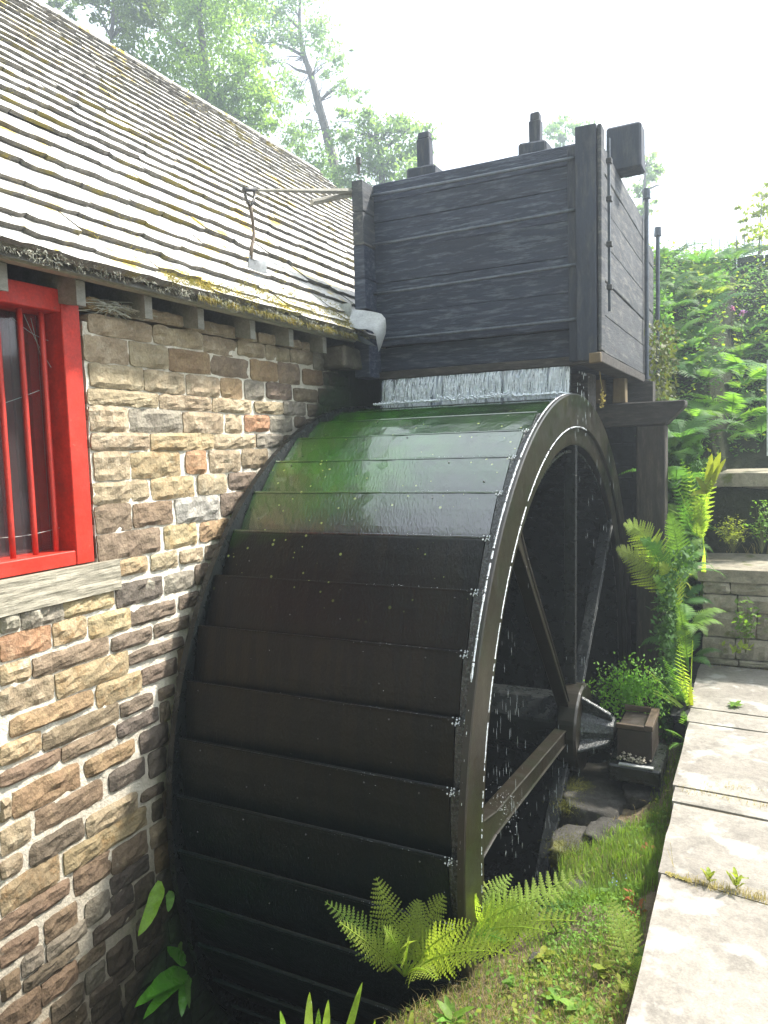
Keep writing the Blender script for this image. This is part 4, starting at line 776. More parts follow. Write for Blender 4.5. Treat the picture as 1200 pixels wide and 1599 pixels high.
# falling water
wt = thing('falling_water', 'curtain of white water falling from the tank lip onto the wheel top', 'water', (-1.55, 4.26, 2.03))
wmat = bpy.data.materials.new('falling_water'); wmat.use_nodes = True; n_ = wmat.node_tree; N = n_.nodes; L = n_.links; P = N['Principled BSDF']
tc = N.new('ShaderNodeTexCoord'); mp = N.new('ShaderNodeMapping'); mp.inputs['Scale'].default_value = (62, 6, 4.0); L.new(tc.outputs['Object'], mp.inputs[0])
tn = N.new('ShaderNodeTexNoise'); tn.inputs['Scale'].default_value = 1; tn.inputs['Detail'].default_value = 6; tn.inputs['Roughness'].default_value = .7; L.new(mp.outputs[0], tn.inputs[0])
cr = N.new('ShaderNodeValToRGB'); cr.color_ramp.elements[0].position = .38; cr.color_ramp.elements[1].position = .62; cr.color_ramp.elements[0].color = (.16, .21, .29, 1); cr.color_ramp.elements[1].color = (.90, .95, 1.0, 1); L.new(tn.outputs[0], cr.inputs[0]); L.new(cr.outputs[0], P.inputs['Base Color'])
ar = N.new('ShaderNodeMapRange'); L.new(tn.outputs[0], ar.inputs[0]); ar.inputs[1].default_value = .33; ar.inputs[2].default_value = .58; ar.inputs[3].default_value = .35; ar.inputs[4].default_value = 1; mpc = N.new('ShaderNodeMapping'); mpc.inputs['Scale'].default_value = (11, 1, 1.2); L.new(tc.outputs['Object'], mpc.inputs[0])
tn2 = N.new('ShaderNodeTexNoise'); tn2.inputs['Scale'].default_value = 1; tn2.inputs['Detail'].default_value = 4; L.new(mpc.outputs[0], tn2.inputs[0])
ar2 = N.new('ShaderNodeMapRange'); L.new(tn2.outputs[0], ar2.inputs[0]); ar2.inputs[1].default_value = .36; ar2.inputs[2].default_value = .56; ar2.inputs[3].default_value = .25; ar2.inputs[4].default_value = 1
am = N.new('ShaderNodeMath'); am.operation = 'MULTIPLY'; L.new(ar.outputs[0], am.inputs[0]); L.new(ar2.outputs[0], am.inputs[1]); L.new(am.outputs[0], P.inputs['Alpha'])
P.inputs['Roughness'].default_value = .25; bm = N.new('ShaderNodeBump'); bm.inputs['Distance'].default_value = .01; L.new(tn.outputs[0], bm.inputs['Height']); L.new(bm.outputs[0], P.inputs['Normal'])
b = MB(); wx0, wx1 = -2.125, -.955
for lay in range(3):
    b.grid([[(wx0 + (wx1 - wx0) * i / 160, 4.262 + lay * .022 + .012 * nz(i * .25, lay * 7) - .05 * math.sqrt(max(0, t)) , 2.032 + (1.80 - 2.032) * t) for i in range(161)] for t in np.linspace(0, 1, 7)])
b.build('sheet', wmat, wt, smooth=True)
b = MB()
cl_ = [random.uniform(wx0, wx1) for _ in range(46)]
for _ in range(1900):
    x = min(wx1, max(wx0, random.choice(cl_) + random.gauss(0, .014))); t0 = random.uniform(0, .8); t1 = t0 + random.uniform(.1, .45); r = random.uniform(.001, .0034)
    b.tube([(x + .004 * random.uniform(-1, 1) * q, 4.25 - .05 * math.sqrt(q) + random.uniform(-.012, .012), 2.03 - .21 * q) for q in (t0, min(1, (t0 + t1) / 2), min(1, t1))], [r * .4, r, r * .6], 4, False)
b.build('strands', foam, wt, kind='stuff')
b = MB()
for _ in range(900):
    x = random.uniform(wx0, wx1); c_ = .5 + .5 * nz(x * 4, 9); icos(b, Vector((x, 4.14 + random.gauss(0, .018), 1.872 + abs(random.gauss(0, .010)) * (1.6 if .35 < (x - wx0) / 1.17 < .75 else .5))), random.uniform(.002, .009))
b.build('splash', foam, wt, kind='stuff')
b = MB()
def drop(b, p, l, r): p = Vector(p); b.tube([p, p - Vector((0, 0, l * .5)), p - Vector((0, 0, l))], [r * .3, r, r * .4], 4, False)
for _ in range(34): drop(b, (random.uniform(-.96, -.84), random.uniform(4.1, 4.3), random.uniform(1.65, 2.0)), random.uniform(.01, .04), .0014)
for cx, cy, y0, y1, n in ((790, 3.3, 900, 1250, 26), (800, 3.2, 1060, 1200, 22), (930, 4.0, 700, 850, 14), (870, 3.5, 1230, 1400, 40), (885, 4, 1180, 1300, 34), (830, 3.4, 1350, 1480, 34), (900, 3.9, 1000, 1200, 14), (795, 2.9, 1200, 1330, 20)):
    for _ in range(n):
        p = pix(cx + random.gauss(0, 16), random.uniform(y0, y1), 1, cy + random.uniform(-.2, .2)); drop(b, p, random.uniform(.015, .055), random.uniform(.0005, .0011))
for _ in range(200): p = pix(785 + random.gauss(0, 14), 1262 + random.gauss(0, 18), 1, 2.9 + random.uniform(-.1, .1)); icos(b, p, random.uniform(.0006, .0018))
for _ in range(26): p = pix(random.uniform(300, 700), random.uniform(1000, 1500), 1, 2.36); icos(b, (p.x, p.y, p.z), random.uniform(.0006, .0014))
b.build('drips', foam, wt, kind='stuff')

# ================================================================ plants
UP = Vector((0, 0, 1))
def bez(a, c, t_, k): return a * (1 - k) ** 2 + c * 2 * k * (1 - k) + t_ * k * k
def frond_mb(base, tip, bow=.06, W=.09, npin=17, fine=True, facing=None, curl=0., start=.16, bowdir=None):
    """a divided fern frond: stalk, paired pinnae, each cut into pinnules"""
    b = MB(); base, tip = Vector(base), Vector(tip); mid = base.lerp(tip, .45) + (bowdir or UP) * bow; ax = (tip - base)
    pts = [bez(base, mid, tip, k / 14) for k in range(15)]
    if curl: pts = [p - UP * curl * (k / 14) ** 4 for k, p in enumerate(pts)]
    b.tube(pts, [.0032 * (1 - .8 * k / 14) + .0006 for k in range(15)], 4, False)
    def at(t):
        f = t * 14; i = min(13, int(f)); return pts[i].lerp(pts[i + 1], f - i), (pts[i + 1] - pts[i]).normalized()
    nrm = facing or UP
    for k in range(npin):
        t = start + (1 - start) * (k + .5) / npin; P, T = at(t); S_ = T.cross(nrm)
        if S_.length < .1: S_ = T.cross(Vector((1, 0, 0)))
        S_.normalize(); Nn = S_.cross(T).normalized(); u = (t - start) / (1 - start)
        ln = W * 1.15 * min(1, (u * 4.2 + .35)) * (1 - u) ** .72 * random.uniform(.86, 1.1) + .004
        for sgn in (1, -1):
            D = (S_ * sgn * .90 + T * .42 + Nn * random.uniform(-.12, .10)).normalized(); wid = ln * .135 if not fine else ln * .22
            wid = min(wid, .5 * (1 - start) * ax.length / npin * (.86 if fine else 1.1))
            Q = (T - D * D.dot(T)).normalized()
            dr = lambda s: -Nn * ln * .16 * s * s
            if fine:
                m = max(5, int(ln / .0095)); 
                for j in range(m):
                    s = (j + .6) / m; c = P + D * ln * s + dr(s); w_ = wid * (1 - s) ** .6 * random.uniform(.85, 1.1) + .0012; h = ln / m * .52
                    for q in (1, -1):
                        e = c + Q * q * w_ + D * w_ * .42 - Nn * w_ * .15
                        b.add([c - D * h, e - D * h * .45, e + D * h * .5, c + D * h], [(0, 1, 2, 3)])
            else:
                m = 4; row = []
                for j in range(m + 1):
                    s = j / m; c = P + D * ln * s + dr(s); w_ = wid * (1 - s) ** .7 + .0006; row.append((c - Q * w_, c, c + Q * w_))
                n = len(b.v); b.grid([list(r) for r in row])
    return b
def fern_obj(name, label, cat, base, tips, m, W=.09, bow=.07, group=None, fine=True, npin=17, facing=None):
    t = thing(name, label, cat, base, group)
    for tp in tips:
        o = dict(W=W, bow=bow, curl=0); 
        if len(tp) > 1: o.update(tp[1])
        bb = Vector(o.pop('base', base)); mm = o.pop('m', m)
        frond_mb(bb, tp[0], npin=o.pop('npin', npin), fine=fine, facing=o.pop('facing', facing), **o).build('frond', mm, t)
    return t
cv = Vector((0, 0, CAMH))
def face(p, k=.6): return ((cv - Vector(p)).normalized() * k + UP * (1 - k)).normalized()
fb = pix(632, 1524, 2, -.27); fb2 = pix(712, 1478, 2, -.26)
def T(x, y, Y, **k): return (pix(x, y, 1, Y), k)
fern_obj('fern', 'bright yellow-green fern clump leaning over the dark wheel, left of two', 'fern', fb,
         [T(508, 1408, 2.14, W=.075, bow=.04), T(588, 1370, 2.22, W=.085, bow=.03), T(530, 1440, 2.05, W=.05, bow=.02), T(694, 1398, 2.32, W=.085, bow=.05), T(655, 1405, 2.38, W=.08, bow=.04), T(768, 1376, 2.62, W=.07, bow=.08), T(806, 1492, 2.1, W=.07, bow=.10),
          T(812, 1470, 2.25, W=.085, bow=.09), T(682, 1521, 1.98, W=.06, bow=.05, curl=.02), T(600, 1450, 2.1, W=.05), T(735, 1440, 2.2, W=.07, bow=.06), T(640, 1470, 2.02, W=.05)], fernY, facing=face(fb, .75))
fern_obj('fern', 'yellow-green fern clump spreading right over the rocks, foot of the iron rim', 'fern', fb2,
         [T(931, 1356, 2.86, W=.095, bow=.06), T(902, 1438, 2.5, W=.10, bow=.08), T(880, 1392, 2.7, W=.09, bow=.08), T(800, 1366, 2.7, W=.07, bow=.06), T(745, 1400, 2.45, W=.08), T(858, 1455, 2.35, W=.085, bow=.09), T(820, 1410, 2.5, W=.08, bow=.05), T(790, 1470, 2.2, W=.06, m=fernG), T(895, 1410, 2.75, W=.07, m=fernG)], fernY, facing=face(fb2, .75))
p = pix(1004, 1560, 2, -.16)
fern_obj('fern', 'light green fern standing against the near edge of the paving slab', 'fern', p, [T(953, 1402, 2.55, W=.075, bow=.03), T(1000, 1480, 2.45, W=.04, bow=.03, m=fernG), T(970, 1540, 2.2, W=.035, bow=.03), T(1012, 1500, 2.4, W=.05)], fernY, facing=face(p, .8))
p = Vector((-.40, 5.08, .12))
fern_obj('fern', 'light green fern reaching left from the stone step towards the oak post', 'fern', p,
         [T(962, 858, 4.80, W=.125, bow=.42, start=.42), T(974, 820, 4.85, W=.125, bow=.55, start=.45), T(1000, 842, 4.9, W=.09, bow=.50, start=.45, m=fernG), T(1030, 880, 4.9, W=.08, bow=.35, start=.4), T(1046, 800, 5.0, W=.09, bow=.4, start=.4, m=fernG), T(1020, 900, 4.8, W=.07, bow=.3, start=.4, m=fernG), T(1060, 945, 4.8, W=.06, bow=.1, m=fernG)], fernY, facing=Vector((.1, -.85, .55)).normalized(), npin=24)
p = pix(1078, 1125, 0, -.40)
fern_obj('fern', 'small fern beside the bearing box with fronds pointing left', 'fern', p,
         [T(1006, 1042, 4.25, W=.07, bow=.06), T(1020, 1082, 4.2, W=.035, bow=.05), T(1060, 1008, 4.4, W=.08, bow=.03), T(1036, 1026, 4.35, W=.07, m=fernG), T(1082, 1000, 4.6, W=.06), T(1048, 1060, 4.3, W=.06, m=fernG), T(1066, 1040, 4.4, W=.06)], fernY, facing=face(p, .6))
p = pix(1075, 1170, 0, -.38); fern_obj('fern', 'darker small fern hanging between the bearing box and the paving edge', 'fern', p, [T(1040, 1140, 4.1, W=.05), T(1060, 1200, 4.0, W=.05, bow=.05), T(1045, 1170, 4.0, W=.04), T(1068, 1110, 4.4, W=.05)], fernG, facing=face(p, .6))

def strap_mb(base, tip, w, bow=.03, wave=.006, facing=None, bowdir=None):
    base, tip = Vector(base), Vector(tip); mid = base.lerp(tip, .5) + (bowdir or UP) * bow; n = 14; L_, C_, R2 = [], [], []; sd_ = random.uniform(0, 50)
    for k in range(n + 1):
        t = k / n; p_ = bez(base, mid, tip, t); tg = (bez(base, mid, tip, min(1, t + .02)) - bez(base, mid, tip, max(0, t - .02))).normalized()
        s = tg.cross(facing or UP).normalized(); nn = s.cross(tg); ww = w * min(1, .25 + t * 4) * (1 - t ** 3.2) ** .8 + .0006
        L_.append(p_ - s * ww * (1 + .1 * nz(t * 9, sd_)) + nn * (wave * nz(t * 8, sd_, 2) * 2 + ww * .25)); C_.append(p_); R2.append(p_ + s * ww * (1 + .1 * nz(t * 9, sd_ + 3)) + nn * (wave * nz(t * 8, sd_, 7) * 2 + ww * .25))
    b = MB(); b.grid([list(r) for r in zip(L_, C_, R2)]); return b
def tongue_fern(label, base, leaves, m=tongue, name='harts_tongue_fern', group=None):
    t = thing(name, label, 'fern', base, group)
    for lf in leaves:
        o = dict(lf[1]) if len(lf) > 1 else {}
        bb = Vector(o.pop('base', base)); mm = o.pop('m', m)
        strap_mb(bb, lf[0], o.pop('w', .014), facing=o.pop('facing', face(base, .8)), **o).build('leaf', mm, t, smooth=True)
    return t
q = lambda x, y, X=-2.31: pix(x, y, 0, X)
tongue_fern('long crinkled bright leaf hanging from the damp wall, with a small dark one', q(250, 1376), [(q(216, 1462, -2.27), dict(w=.030, bow=.03, bowdir=Vector((1, 0, 0)), wave=.014)), (q(263, 1424, -2.27), dict(base=q(266, 1391), w=.018, bow=.01, bowdir=Vector((1, 0, 0)), m=fernG))])
tongue_fern('clump of broad glossy leaves growing where wall meets wheel at the bottom', q(292, 1522), [(q(210, 1574, -2.24), dict(w=.034, bow=.04)), (q(224, 1592, -2.2), dict(w=.028, bow=.03)), (q(228, 1560, -2.22), dict(w=.042, bow=.05)), (q(262, 1478, -2.26), dict(base=q(290, 1500), w=.030, bow=-.02)), (q(284, 1588, -2.22), dict(w=.026, bow=.02)), (q(284, 1470, -2.28), dict(base=q(280, 1498), w=.010, m=fernG)), (q(296, 1575, -2.2), dict(w=.013, m=fernG))], m=mat('deep_tongue_leaf', (.12, .34, .03), (.08, .25, .025), scale=5, rough=.3, transl=.3, vary=.12))
p = pix(500, 1680, 2, -.32)
tongue_fern('upright strap leaved fern at the very bottom, tips lit yellow-green', p, [(pix(x, y, 1, Y), dict(w=w, bow=.0, base=pix(bx, 1660, 2, -.34), bowdir=Vector((1, 0, 0)))) for x, y, Y, w, bx in ((438, 1578, 1.95, .012, 455), (484, 1549, 2.0, .015, 480), (513, 1561, 1.98, .014, 505), (498, 1575, 1.93, .012, 495), (566, 1534, 2.02, .013, 530), (586, 1592, 1.95, .008, 575))])
p = pix(1094, 870, 0, -.38); random.seed(3)
fern_obj('fern', 'tall bright yellow-green upright fern beside the upper step slab', 'fern', p,
         [T(x, y, Y, W=w, bow=.04, m=mm, base=p + Vector((random.gauss(-.01, .02), random.gauss(0, .05), random.uniform(-.02, .18)))) for x, y, Y, w, mm in ((1122, 704, 5.5, .05, fernY), (1108, 712, 5.5, .06, fernY), (1075, 728, 5.3, .06, fernY), (1060, 765, 5.2, .055, fernY), (1098, 730, 5.4, .06, fernY), (1045, 795, 5.1, .05, fernY), (1066, 800, 5.1, .05, fernG), (1084, 765, 5.3, .06, fernY), (1056, 835, 5.0, .05, fernG), (1112, 750, 5.4, .05, fernY), (1050, 740, 5.4, .07, fernG), (1064, 715, 5.6, .07, fernG), (1048, 880, 4.9, .05, fernG), (1072, 900, 4.9, .05, fernG), (1060, 920, 4.8, .05, fernG), (1088, 815, 5.1, .04, fernY))], fernY, facing=face(p, .7))
tongue_fern('broad pale leaves topping the tall fern beside the upper step slab', pix(1104, 770, 1, 5.5), [(pix(1126, 706, 1, 5.5), dict(w=.028)), (pix(1112, 708, 1, 5.5), dict(w=.024)), (pix(1134, 716, 1, 5.5), dict(w=.02)), (pix(1085, 745, 1, 5.4), dict(w=.02)), (pix(1078, 775, 1, 5.4), dict(w=.018))], m=herbY)
p = pix(1098, 950, 0, -.38)
tongue_fern('three pale strap leaves drooping below the lower step slab', p, [(pix(1050, 925, 1, 5.3), dict(w=.022, bow=.05)), (pix(1066, 905, 1, 5.4), dict(w=.018, bow=.05)), (pix(1100, 852, 1, 5.5), dict(w=.018, bow=.0))], m=fernY)
p = pix(1080, 1120, 0, -.37)
tongue_fern('narrow yellow leaves poking up at the paving edge above the bearing box', p, [(pix(1062, 1060, 1, 4.6), dict(w=.012)), (pix(1078, 1066, 1, 4.6), dict(w=.013, m=herbY)), (pix(1020, 1078, 1, 4.4), dict(w=.012, bow=.05))], m=fernY)

# ferns covering the hillside: four kinds of plant, copied
def fern_proto(seed, nf, ln, W, m):
    random.seed(seed); t = thing('hillside_fern', {1: 'mid green broad fern among the many on the bank behind the steps', 2: 'deep green long fern among the many on the bank behind the steps', 3: 'bright yellow-green fern among the many on the bank behind the steps', 5: 'mid green small many-fronded fern on the bank behind the steps'}[seed], 'fern', (0, 0, 0), 'ferns covering the bank')
    for k in range(nf):
        a = 2 * math.pi * k / nf + random.uniform(-.3, .3); l = ln * random.uniform(.75, 1.1); e = random.uniform(.25, .6)
        tip = Vector((math.cos(a) * l, math.sin(a) * l, l * e)); frond_mb((0, 0, 0), tip, bow=l * .28, W=W * random.uniform(.8, 1.1), npin=24, fine=False, curl=l * .2).build('frond', m, t)
    return t
protos = [fern_proto(1, 7, .48, .12, fernG), fern_proto(2, 6, .55, .13, fernD), fern_proto(3, 7, .42, .10, fernY), fern_proto(5, 8, .40, .11, fernG)]
def copy_tree(o):
    c = o.copy(); COL.objects.link(c)
    for ch in o.children: d = ch.copy(); COL.objects.link(d); d.parent = c
    return c
random.seed(5); used = set(); n = 0
spots = []
for y in np.arange(6.75, 9.4, .30):
    for x in np.arange(-1.9, 2.3, .30): spots.append((x + random.uniform(-.14, .14), y + random.uniform(-.15, .15)))
for x, y in spots:
    if y < 7.9 and x > -.35: continue
    z = hill_z(x, y); P2 = px_of((x, y, z + .2))
    if P2[0] > 1290 or P2[0] < 960 or (x < -.8 and y < 7.3): continue
    i = random.choice((0, 0, 1, 1, 3, 2 if y > 7.8 else 1)); o = protos[i] if i not in used else copy_tree(protos[i]); used.add(i)
    s = random.uniform(.6, 1.0); o.location = (x, y, z); o.scale = (s, s, s); o.rotation_euler = (random.uniform(.2, .55), random.uniform(-.2, .2), random.uniform(-.6, .6) + random.choice((0, 2.1, 4.2)) * 0); n += 1
for i, pr in enumerate(protos):
    if i not in used: pr.location = (1, 8 + i * .3, hill_z(1, 8 + i * .3))
for (x, y, Y, s, i, r) in ((1065, 690, 5.9, .8, 1, 0), (1085, 660, 6.4, .9, 0, 1), (1060, 900, 5.3, .6, 1, 2), (1070, 980, 5.0, .6, 0, 1), (1055, 760, 5.6, .7, 1, 3), (1140, 660, 6.7, 1.0, 0, 2), (1190, 690, 6.8, .9, 1, 4), (1100, 600, 7.0, 1.1, 1, .5), (1160, 600, 7.3, 1.1, 0, 1.5)):
    o = copy_tree(protos[i]); o.location = pix(x, y, 1, Y); o.scale = (s, s, s); o.rotation_euler = (.35, 0, r)

def leaf_scatter(b, n, posf, size, flat=.5, long=1.6):
    for _ in range(n):
        p_ = posf(); s = size * random.uniform(.5, 1.3); a = random.uniform(0, 6.283)
        nrm = Vector((random.gauss(0, 1) * flat, random.gauss(-.25, 1) * flat, 1)).normalized(); u = nrm.cross(Vector((math.cos(a), math.sin(a), 0))).normalized(); v = nrm.cross(u)
        b.add([p_ - u * s * long * .5, p_ + v * s * .42 - u * s * .1, p_ + u * s * long * .5, p_ - v * s * .42 - u * s * .1], [(0, 1, 2, 3)])
random.seed(21)
def hillpos():
    while True:
        x = random.uniform(-1.8, 2.6); y = random.uniform(6.6, 10.6)
        if x < -.75 and y < 7.1: continue
        if y < 7.6 and x > -.3: continue
        return Vector((x, y, hill_z(x, y) + abs(random.gauss(.03, .07))))
b = MB(); leaf_scatter(b, 30000, hillpos, .028)
leaf_scatter(b, 2600, lambda: Vector((-.78 - abs(random.gauss(0, .03)), random.uniform(6.56, 7.15), random.uniform(.8, 2.0))), .03, 1.2)
leaf_scatter(b, 5000, lambda: Vector((random.uniform(-.8, -.42), 6.5 + random.uniform(-.06, .03), random.uniform(.4, 1.7))), .03, 1.2)
leaf_scatter(b, 2600, lambda: Vector((random.uniform(-1.5, -.7), 7.06 + random.uniform(-.06, .03), random.uniform(1.4, 2.9))), .03, 1.2)
b.build('undergrowth', under, kind='stuff')
b = MB(); leaf_scatter(b, 3000, lambda: hillpos() + Vector((0, 0, .06)), .034); 
b.build('undergrowth', herbY, kind='stuff')
# leafy mass hanging between the oak post and the steps
def sidepos():
    y = random.uniform(4.66, 6.5); z = random.uniform(-.35, 1.45 if y > 5.6 else .95); return Vector((-.46 - abs(random.gauss(0, .05)) + (.08 if z > .8 else 0), y, z))
b = MB(); leaf_scatter(b, 6000, sidepos, .026, 1.2); b.build('ivy_mass', mat('ivy_leaf', (.06, .14, .035), scale=5, rough=.75, spec=.2, transl=.2, vary=.3), kind='stuff')
def lowpos():
    p_ = pix(random.gauss(985, 26), random.gauss(1078, 20), 1, random.uniform(4.42, 4.5)); return p_
b = MB(); leaf_scatter(b, 1900, lowpos, .015, 1); tag(b.build('small_leaved_shrub', herb, org=(-.6, 4.6, -.1)), 'dark green small leaved shrub filling the gap behind the bearing box', 'shrub')
def vinepos():
    return Vector((random.uniform(-.80, -.62), random.uniform(6.0, 6.9), random.uniform(1.85, 2.5))) 
b = MB(); leaf_scatter(b, 900, vinepos, .03, 1.2); tag(b.build('bramble', leafm('bramble_leaf', (.10, .11, .035), .3), org=(-.7, 6.4, 1.8)), 'tangled brownish bramble at the foot of the tank side above the oak beam', 'bramble')
b = MB(); p = pix(937, 580, 1, 4.3)
b.tube([p, p + Vector((.004, 0, -.05)), p + Vector((.012, 0, -.09)), p + Vector((.01, 0, -.16)), p + Vector((.016, 0, -.20))], .0018, 4, False)
leaf_scatter(b, 60, lambda: p + Vector((.012 + random.gauss(0, .006), random.gauss(0, .004), random.uniform(-.20, -.10))), .011, 1)
tag(b.build('dangling_sprig', straw, org=p), 'dry brown sprig dangling from the corner of the tank', 'sprig')

for (X_, Y_, Z_, s, i, rx, rz) in ((-.50, 4.95, .35, .45, 1, .3, .2), (-.50, 5.3, .75, .55, 0, .3, 1.1), (-.52, 5.6, .45, .5, 1, .2, 2), (-.50, 5.75, 1.0, .6, 3, .3, .5), (-.55, 6.1, .8, .6, 0, .3, 1.7), (-.50, 6.2, 1.25, .6, 1, .3, 0), (-.42, 5.5, .1, .4, 1, .3, 1), (-.60, 6.4, 1.5, .7, 0, .3, 1), (-.45, 6.45, .9, .55, 1, .3, 3), (-.55, 4.85, .0, .4, 0, .2, 2.5), (-.5, 5.9, .6, .5, 2, .2, 2.5)):
    o = copy_tree(protos[i]); o['label'] = ('deep green' if i == 1 else 'yellow-green' if i == 2 else 'mid green') + ' fern crowding between the oak post and the stone steps'; o['group'] = 'ferns between the post and the steps'; o.location = (X_, Y_, Z_); o.scale = (s, s, s); o.rotation_euler = (rx, -.5, rz)
# near bank: grass, herbs, straw
def bankpos(x0, y0, x1, y1):
    def f():
        for _ in range(60):
            P_ = pix(random.uniform(x0, x1), random.uniform(y0, y1), 2, -.22)
            if P_.x > edge_x(P_.y) + .01 and P_.x < -.345: return Vector((P_.x, P_.y, bank_z(P_.x, P_.y)))
        return Vector((-.5, 3, bank_z(-.5, 3)))
    return f
def blades(b, n, posf, h, w=.0016, lean=.5):
    for _ in range(n):
        p_ = posf(); a = random.uniform(0, 6.283); l = h * random.uniform(.4, 1.2); d = Vector((math.cos(a), math.sin(a), 0)); s = Vector((-d.y, d.x, 0)) * w
        k = random.uniform(.1, lean); m_ = p_ + UP * l * .55 + d * l * k * .35; e = p_ + UP * l * (1 - k * .4) + d * l * k
        b.add([p_ - s, p_ + s, m_ + s * .7, m_ - s * .7, e], [(0, 1, 2, 3), (3, 2, 4)])
b = MB(); blades(b, 5200, bankpos(865, 1270, 1040, 1420), .07); blades(b, 1500, bankpos(820, 1400, 1010, 1540), .05); blades(b, 2400, bankpos(600, 1480, 1000, 1660), .04); blades(b, 700, bankpos(1015, 1180, 1070, 1300), .06)
b.build('bank_grass', grassm, kind='stuff')
b = MB(); blades(b, 3200, bankpos(600, 1480, 1000, 1660), .05, .0011, 1.6); blades(b, 500, bankpos(860, 1240, 1040, 1400), .06, .001, 1.5); b.build('dry_grass', straw, kind='stuff')
b = MB()
for (x0, y0, x1, y1, n_, s_) in ((850, 1390, 1000, 1500, 1200, .012), (760, 1500, 1000, 1660, 520, .014), (600, 1540, 760, 1660, 110, .012), (980, 1270, 1040, 1340, 160, .012)):
    f = bankpos(x0, y0, x1, y1); leaf_scatter(b, n_, lambda: f() + Vector((0, 0, random.uniform(.005, .045))), s_, .5, 1.3)
b.build('low_herbs', herb, kind='stuff')
b = MB()
for (x0, y0, x1, y1, n_) in ((780, 1500, 1000, 1640, 230), (600, 1560, 760, 1640, 50), (1010, 1180, 1060, 1300, 60)):
    f = bankpos(x0, y0, x1, y1); leaf_scatter(b, n_, lambda: f() + Vector((0, 0, random.uniform(.01, .05))), .017, .5, 1.2)
b.build('low_herbs', herbY, kind='stuff')
def rosette(label, c, n, l, w, m, name='leafy_weed', cat='weed', up=.5, stem=0.):
    t = thing(name, label, cat, c); c = Vector(c)
    for k in range(n):
        a = 2.4 * k + random.uniform(-.2, .2); ll = l * random.uniform(.7, 1.1); z = stem * (k / n)
        strap_mb(c + Vector((0, 0, z)), c + Vector((math.cos(a) * ll, math.sin(a) * ll, ll * up * random.uniform(.5, 1.3) + z)), w * random.uniform(.8, 1.2), bow=ll * .15, wave=.002, facing=UP if up < 1 else Vector((.3, -.9, .2))).build('leaf', m, t, smooth=True)
    if stem: b_ = MB(); b_.tube([c, c + Vector((.003, .002, stem * 1.05))], .0016, 5); b_.build('stalk', stemm, t)
    return t
def g0(x, y): f = pix(x, y, 2, -.2); return Vector((f.x, f.y, bank_z(f.x, f.y)))
for lab, x, y, n_, l, w, m, up, st in (
    ('round leaved yellow-green weed right of the lower fern clump', 850, 1490, 9, .045, .013, herbY, .3, .05), ('pale broad leaved weed low on the bank near the bottom edge', 705, 1575, 10, .07, .013, herb, .8, .03),
    ('rosette of green leaves in the middle of the near bank', 870, 1560, 11, .05, .014, herb, .3, .03), ('dark leaved dock plant below the paving edge among blue flowers', 965, 1392, 9, .09, .017, fernG, .35, .0),
    ('trefoil leaved weed close to the paving edge at the bottom', 945, 1545, 9, .04, .015, herbY, .3, .04), ('pointed leaf weed at the bottom edge of the bank', 905, 1590, 9, .06, .015, herb, .4, .02),
    ('leafy seedling at the rock foot left of the grass', 800, 1530, 8, .035, .011, herb, .3, .04), ('slim upright weed hugging the bottom of the bank', 640, 1580, 8, .05, .010, herbY, .5, .03), ('small round leaved plant under the paving near the reddish leaves', 1015, 1290, 9, .035, .012, herb, .4, .05)):
    rosette(lab, g0(x, y), n_, l, w, m, up=up, stem=st)
b = MB()
for x, y in ((1012, 1342), (1020, 1350), (985, 1420), (1000, 1438), (990, 1455)):
    f = g0(x, y); leaf_scatter(b, 14, lambda: f + Vector((random.gauss(0, .012), random.gauss(0, .012), random.uniform(.01, .05))), .014, .9)
tag(b.build('red_leaves', redleaf, org=g0(1000, 1430)), 'few rust red dying leaves along the paving edge', 'leaves')
bf = thing('flower_sprig', 'tiny pale blue flowers over the dark dock leaves', 'flowers', g0(965, 1392)); bpm = mat('blue_petal', (.25, .35, .7))
for _ in range(7): f = g0(965 + random.gauss(0, 12), 1392 + random.gauss(0, 8)); b = MB(); icos(b, f + Vector((0, 0, random.uniform(.05, .08))), .0035); b.build('blossom', bpm, bf)

# rocks on the bank
def rock(name, label, c, r, seed, m=rockm, sub=4, squash=None):
    bm = bmesh.new(); bmesh.ops.create_icosphere(bm, subdivisions=sub, radius=1)
    for v in bm.verts:
        p_ = v.co.copy(); k = 1 + .28 * nz(p_.x * 1.4, p_.y * 1.4, p_.z * 1.4 + seed) + .20 * nz(p_.x * 3, p_.y * 3, p_.z * 3 + seed) + .04 * nz(p_.x * 11, p_.y * 11, p_.z * 11 + seed)
        for ax, th_ in ((2, .42), (1, .8), (0, .85)):
            if abs(p_[ax] * k) > th_: p_[ax] = math.copysign(th_ + (abs(p_[ax]) * k - th_) * .25, p_[ax]) / k
        v.co = Vector((p_.x * r[0], p_.y * r[1], p_.z * r[2])) * k
    me = bpy.data.meshes.new(name); bm.to_mesh(me); bm.free(); me.materials.append(m); o = bpy.data.objects.new(name, me); COL.objects.link(o); o.location = c
    me.polygons.foreach_set('use_smooth', [True] * len(me.polygons)); return tag(o, label, 'rock')
rock('rock', 'large flat topped dark rock in front of the bearing box', pix(945, 1235, 2, -.34) + Vector((-.01, .02, -.05)), (.22, .42, .19), 3)
rock('rock', 'dark flat rock under the bearing plinth, nearest the paving', pix(1010, 1228, 2, -.30) + Vector((0, 0, -.02)), (.13, .28, .13), 8)
rock('rock', 'squarish pale streaked rock at the grass edge', pix(950, 1292, 2, -.30) + Vector((0, 0, -.05)), (.11, .15, .085), 14)
rock('rock', 'mossy rounded rock on the brink of the wheel pit', pix(895, 1305, 2, -.33) + Vector((0, .02, -.075)), (.12, .17, .12), 21)
rock('rock', 'low grey rock half buried behind the right fern clump', pix(905, 1400, 2, -.30), (.07, .10, .06), 30, sub=3)
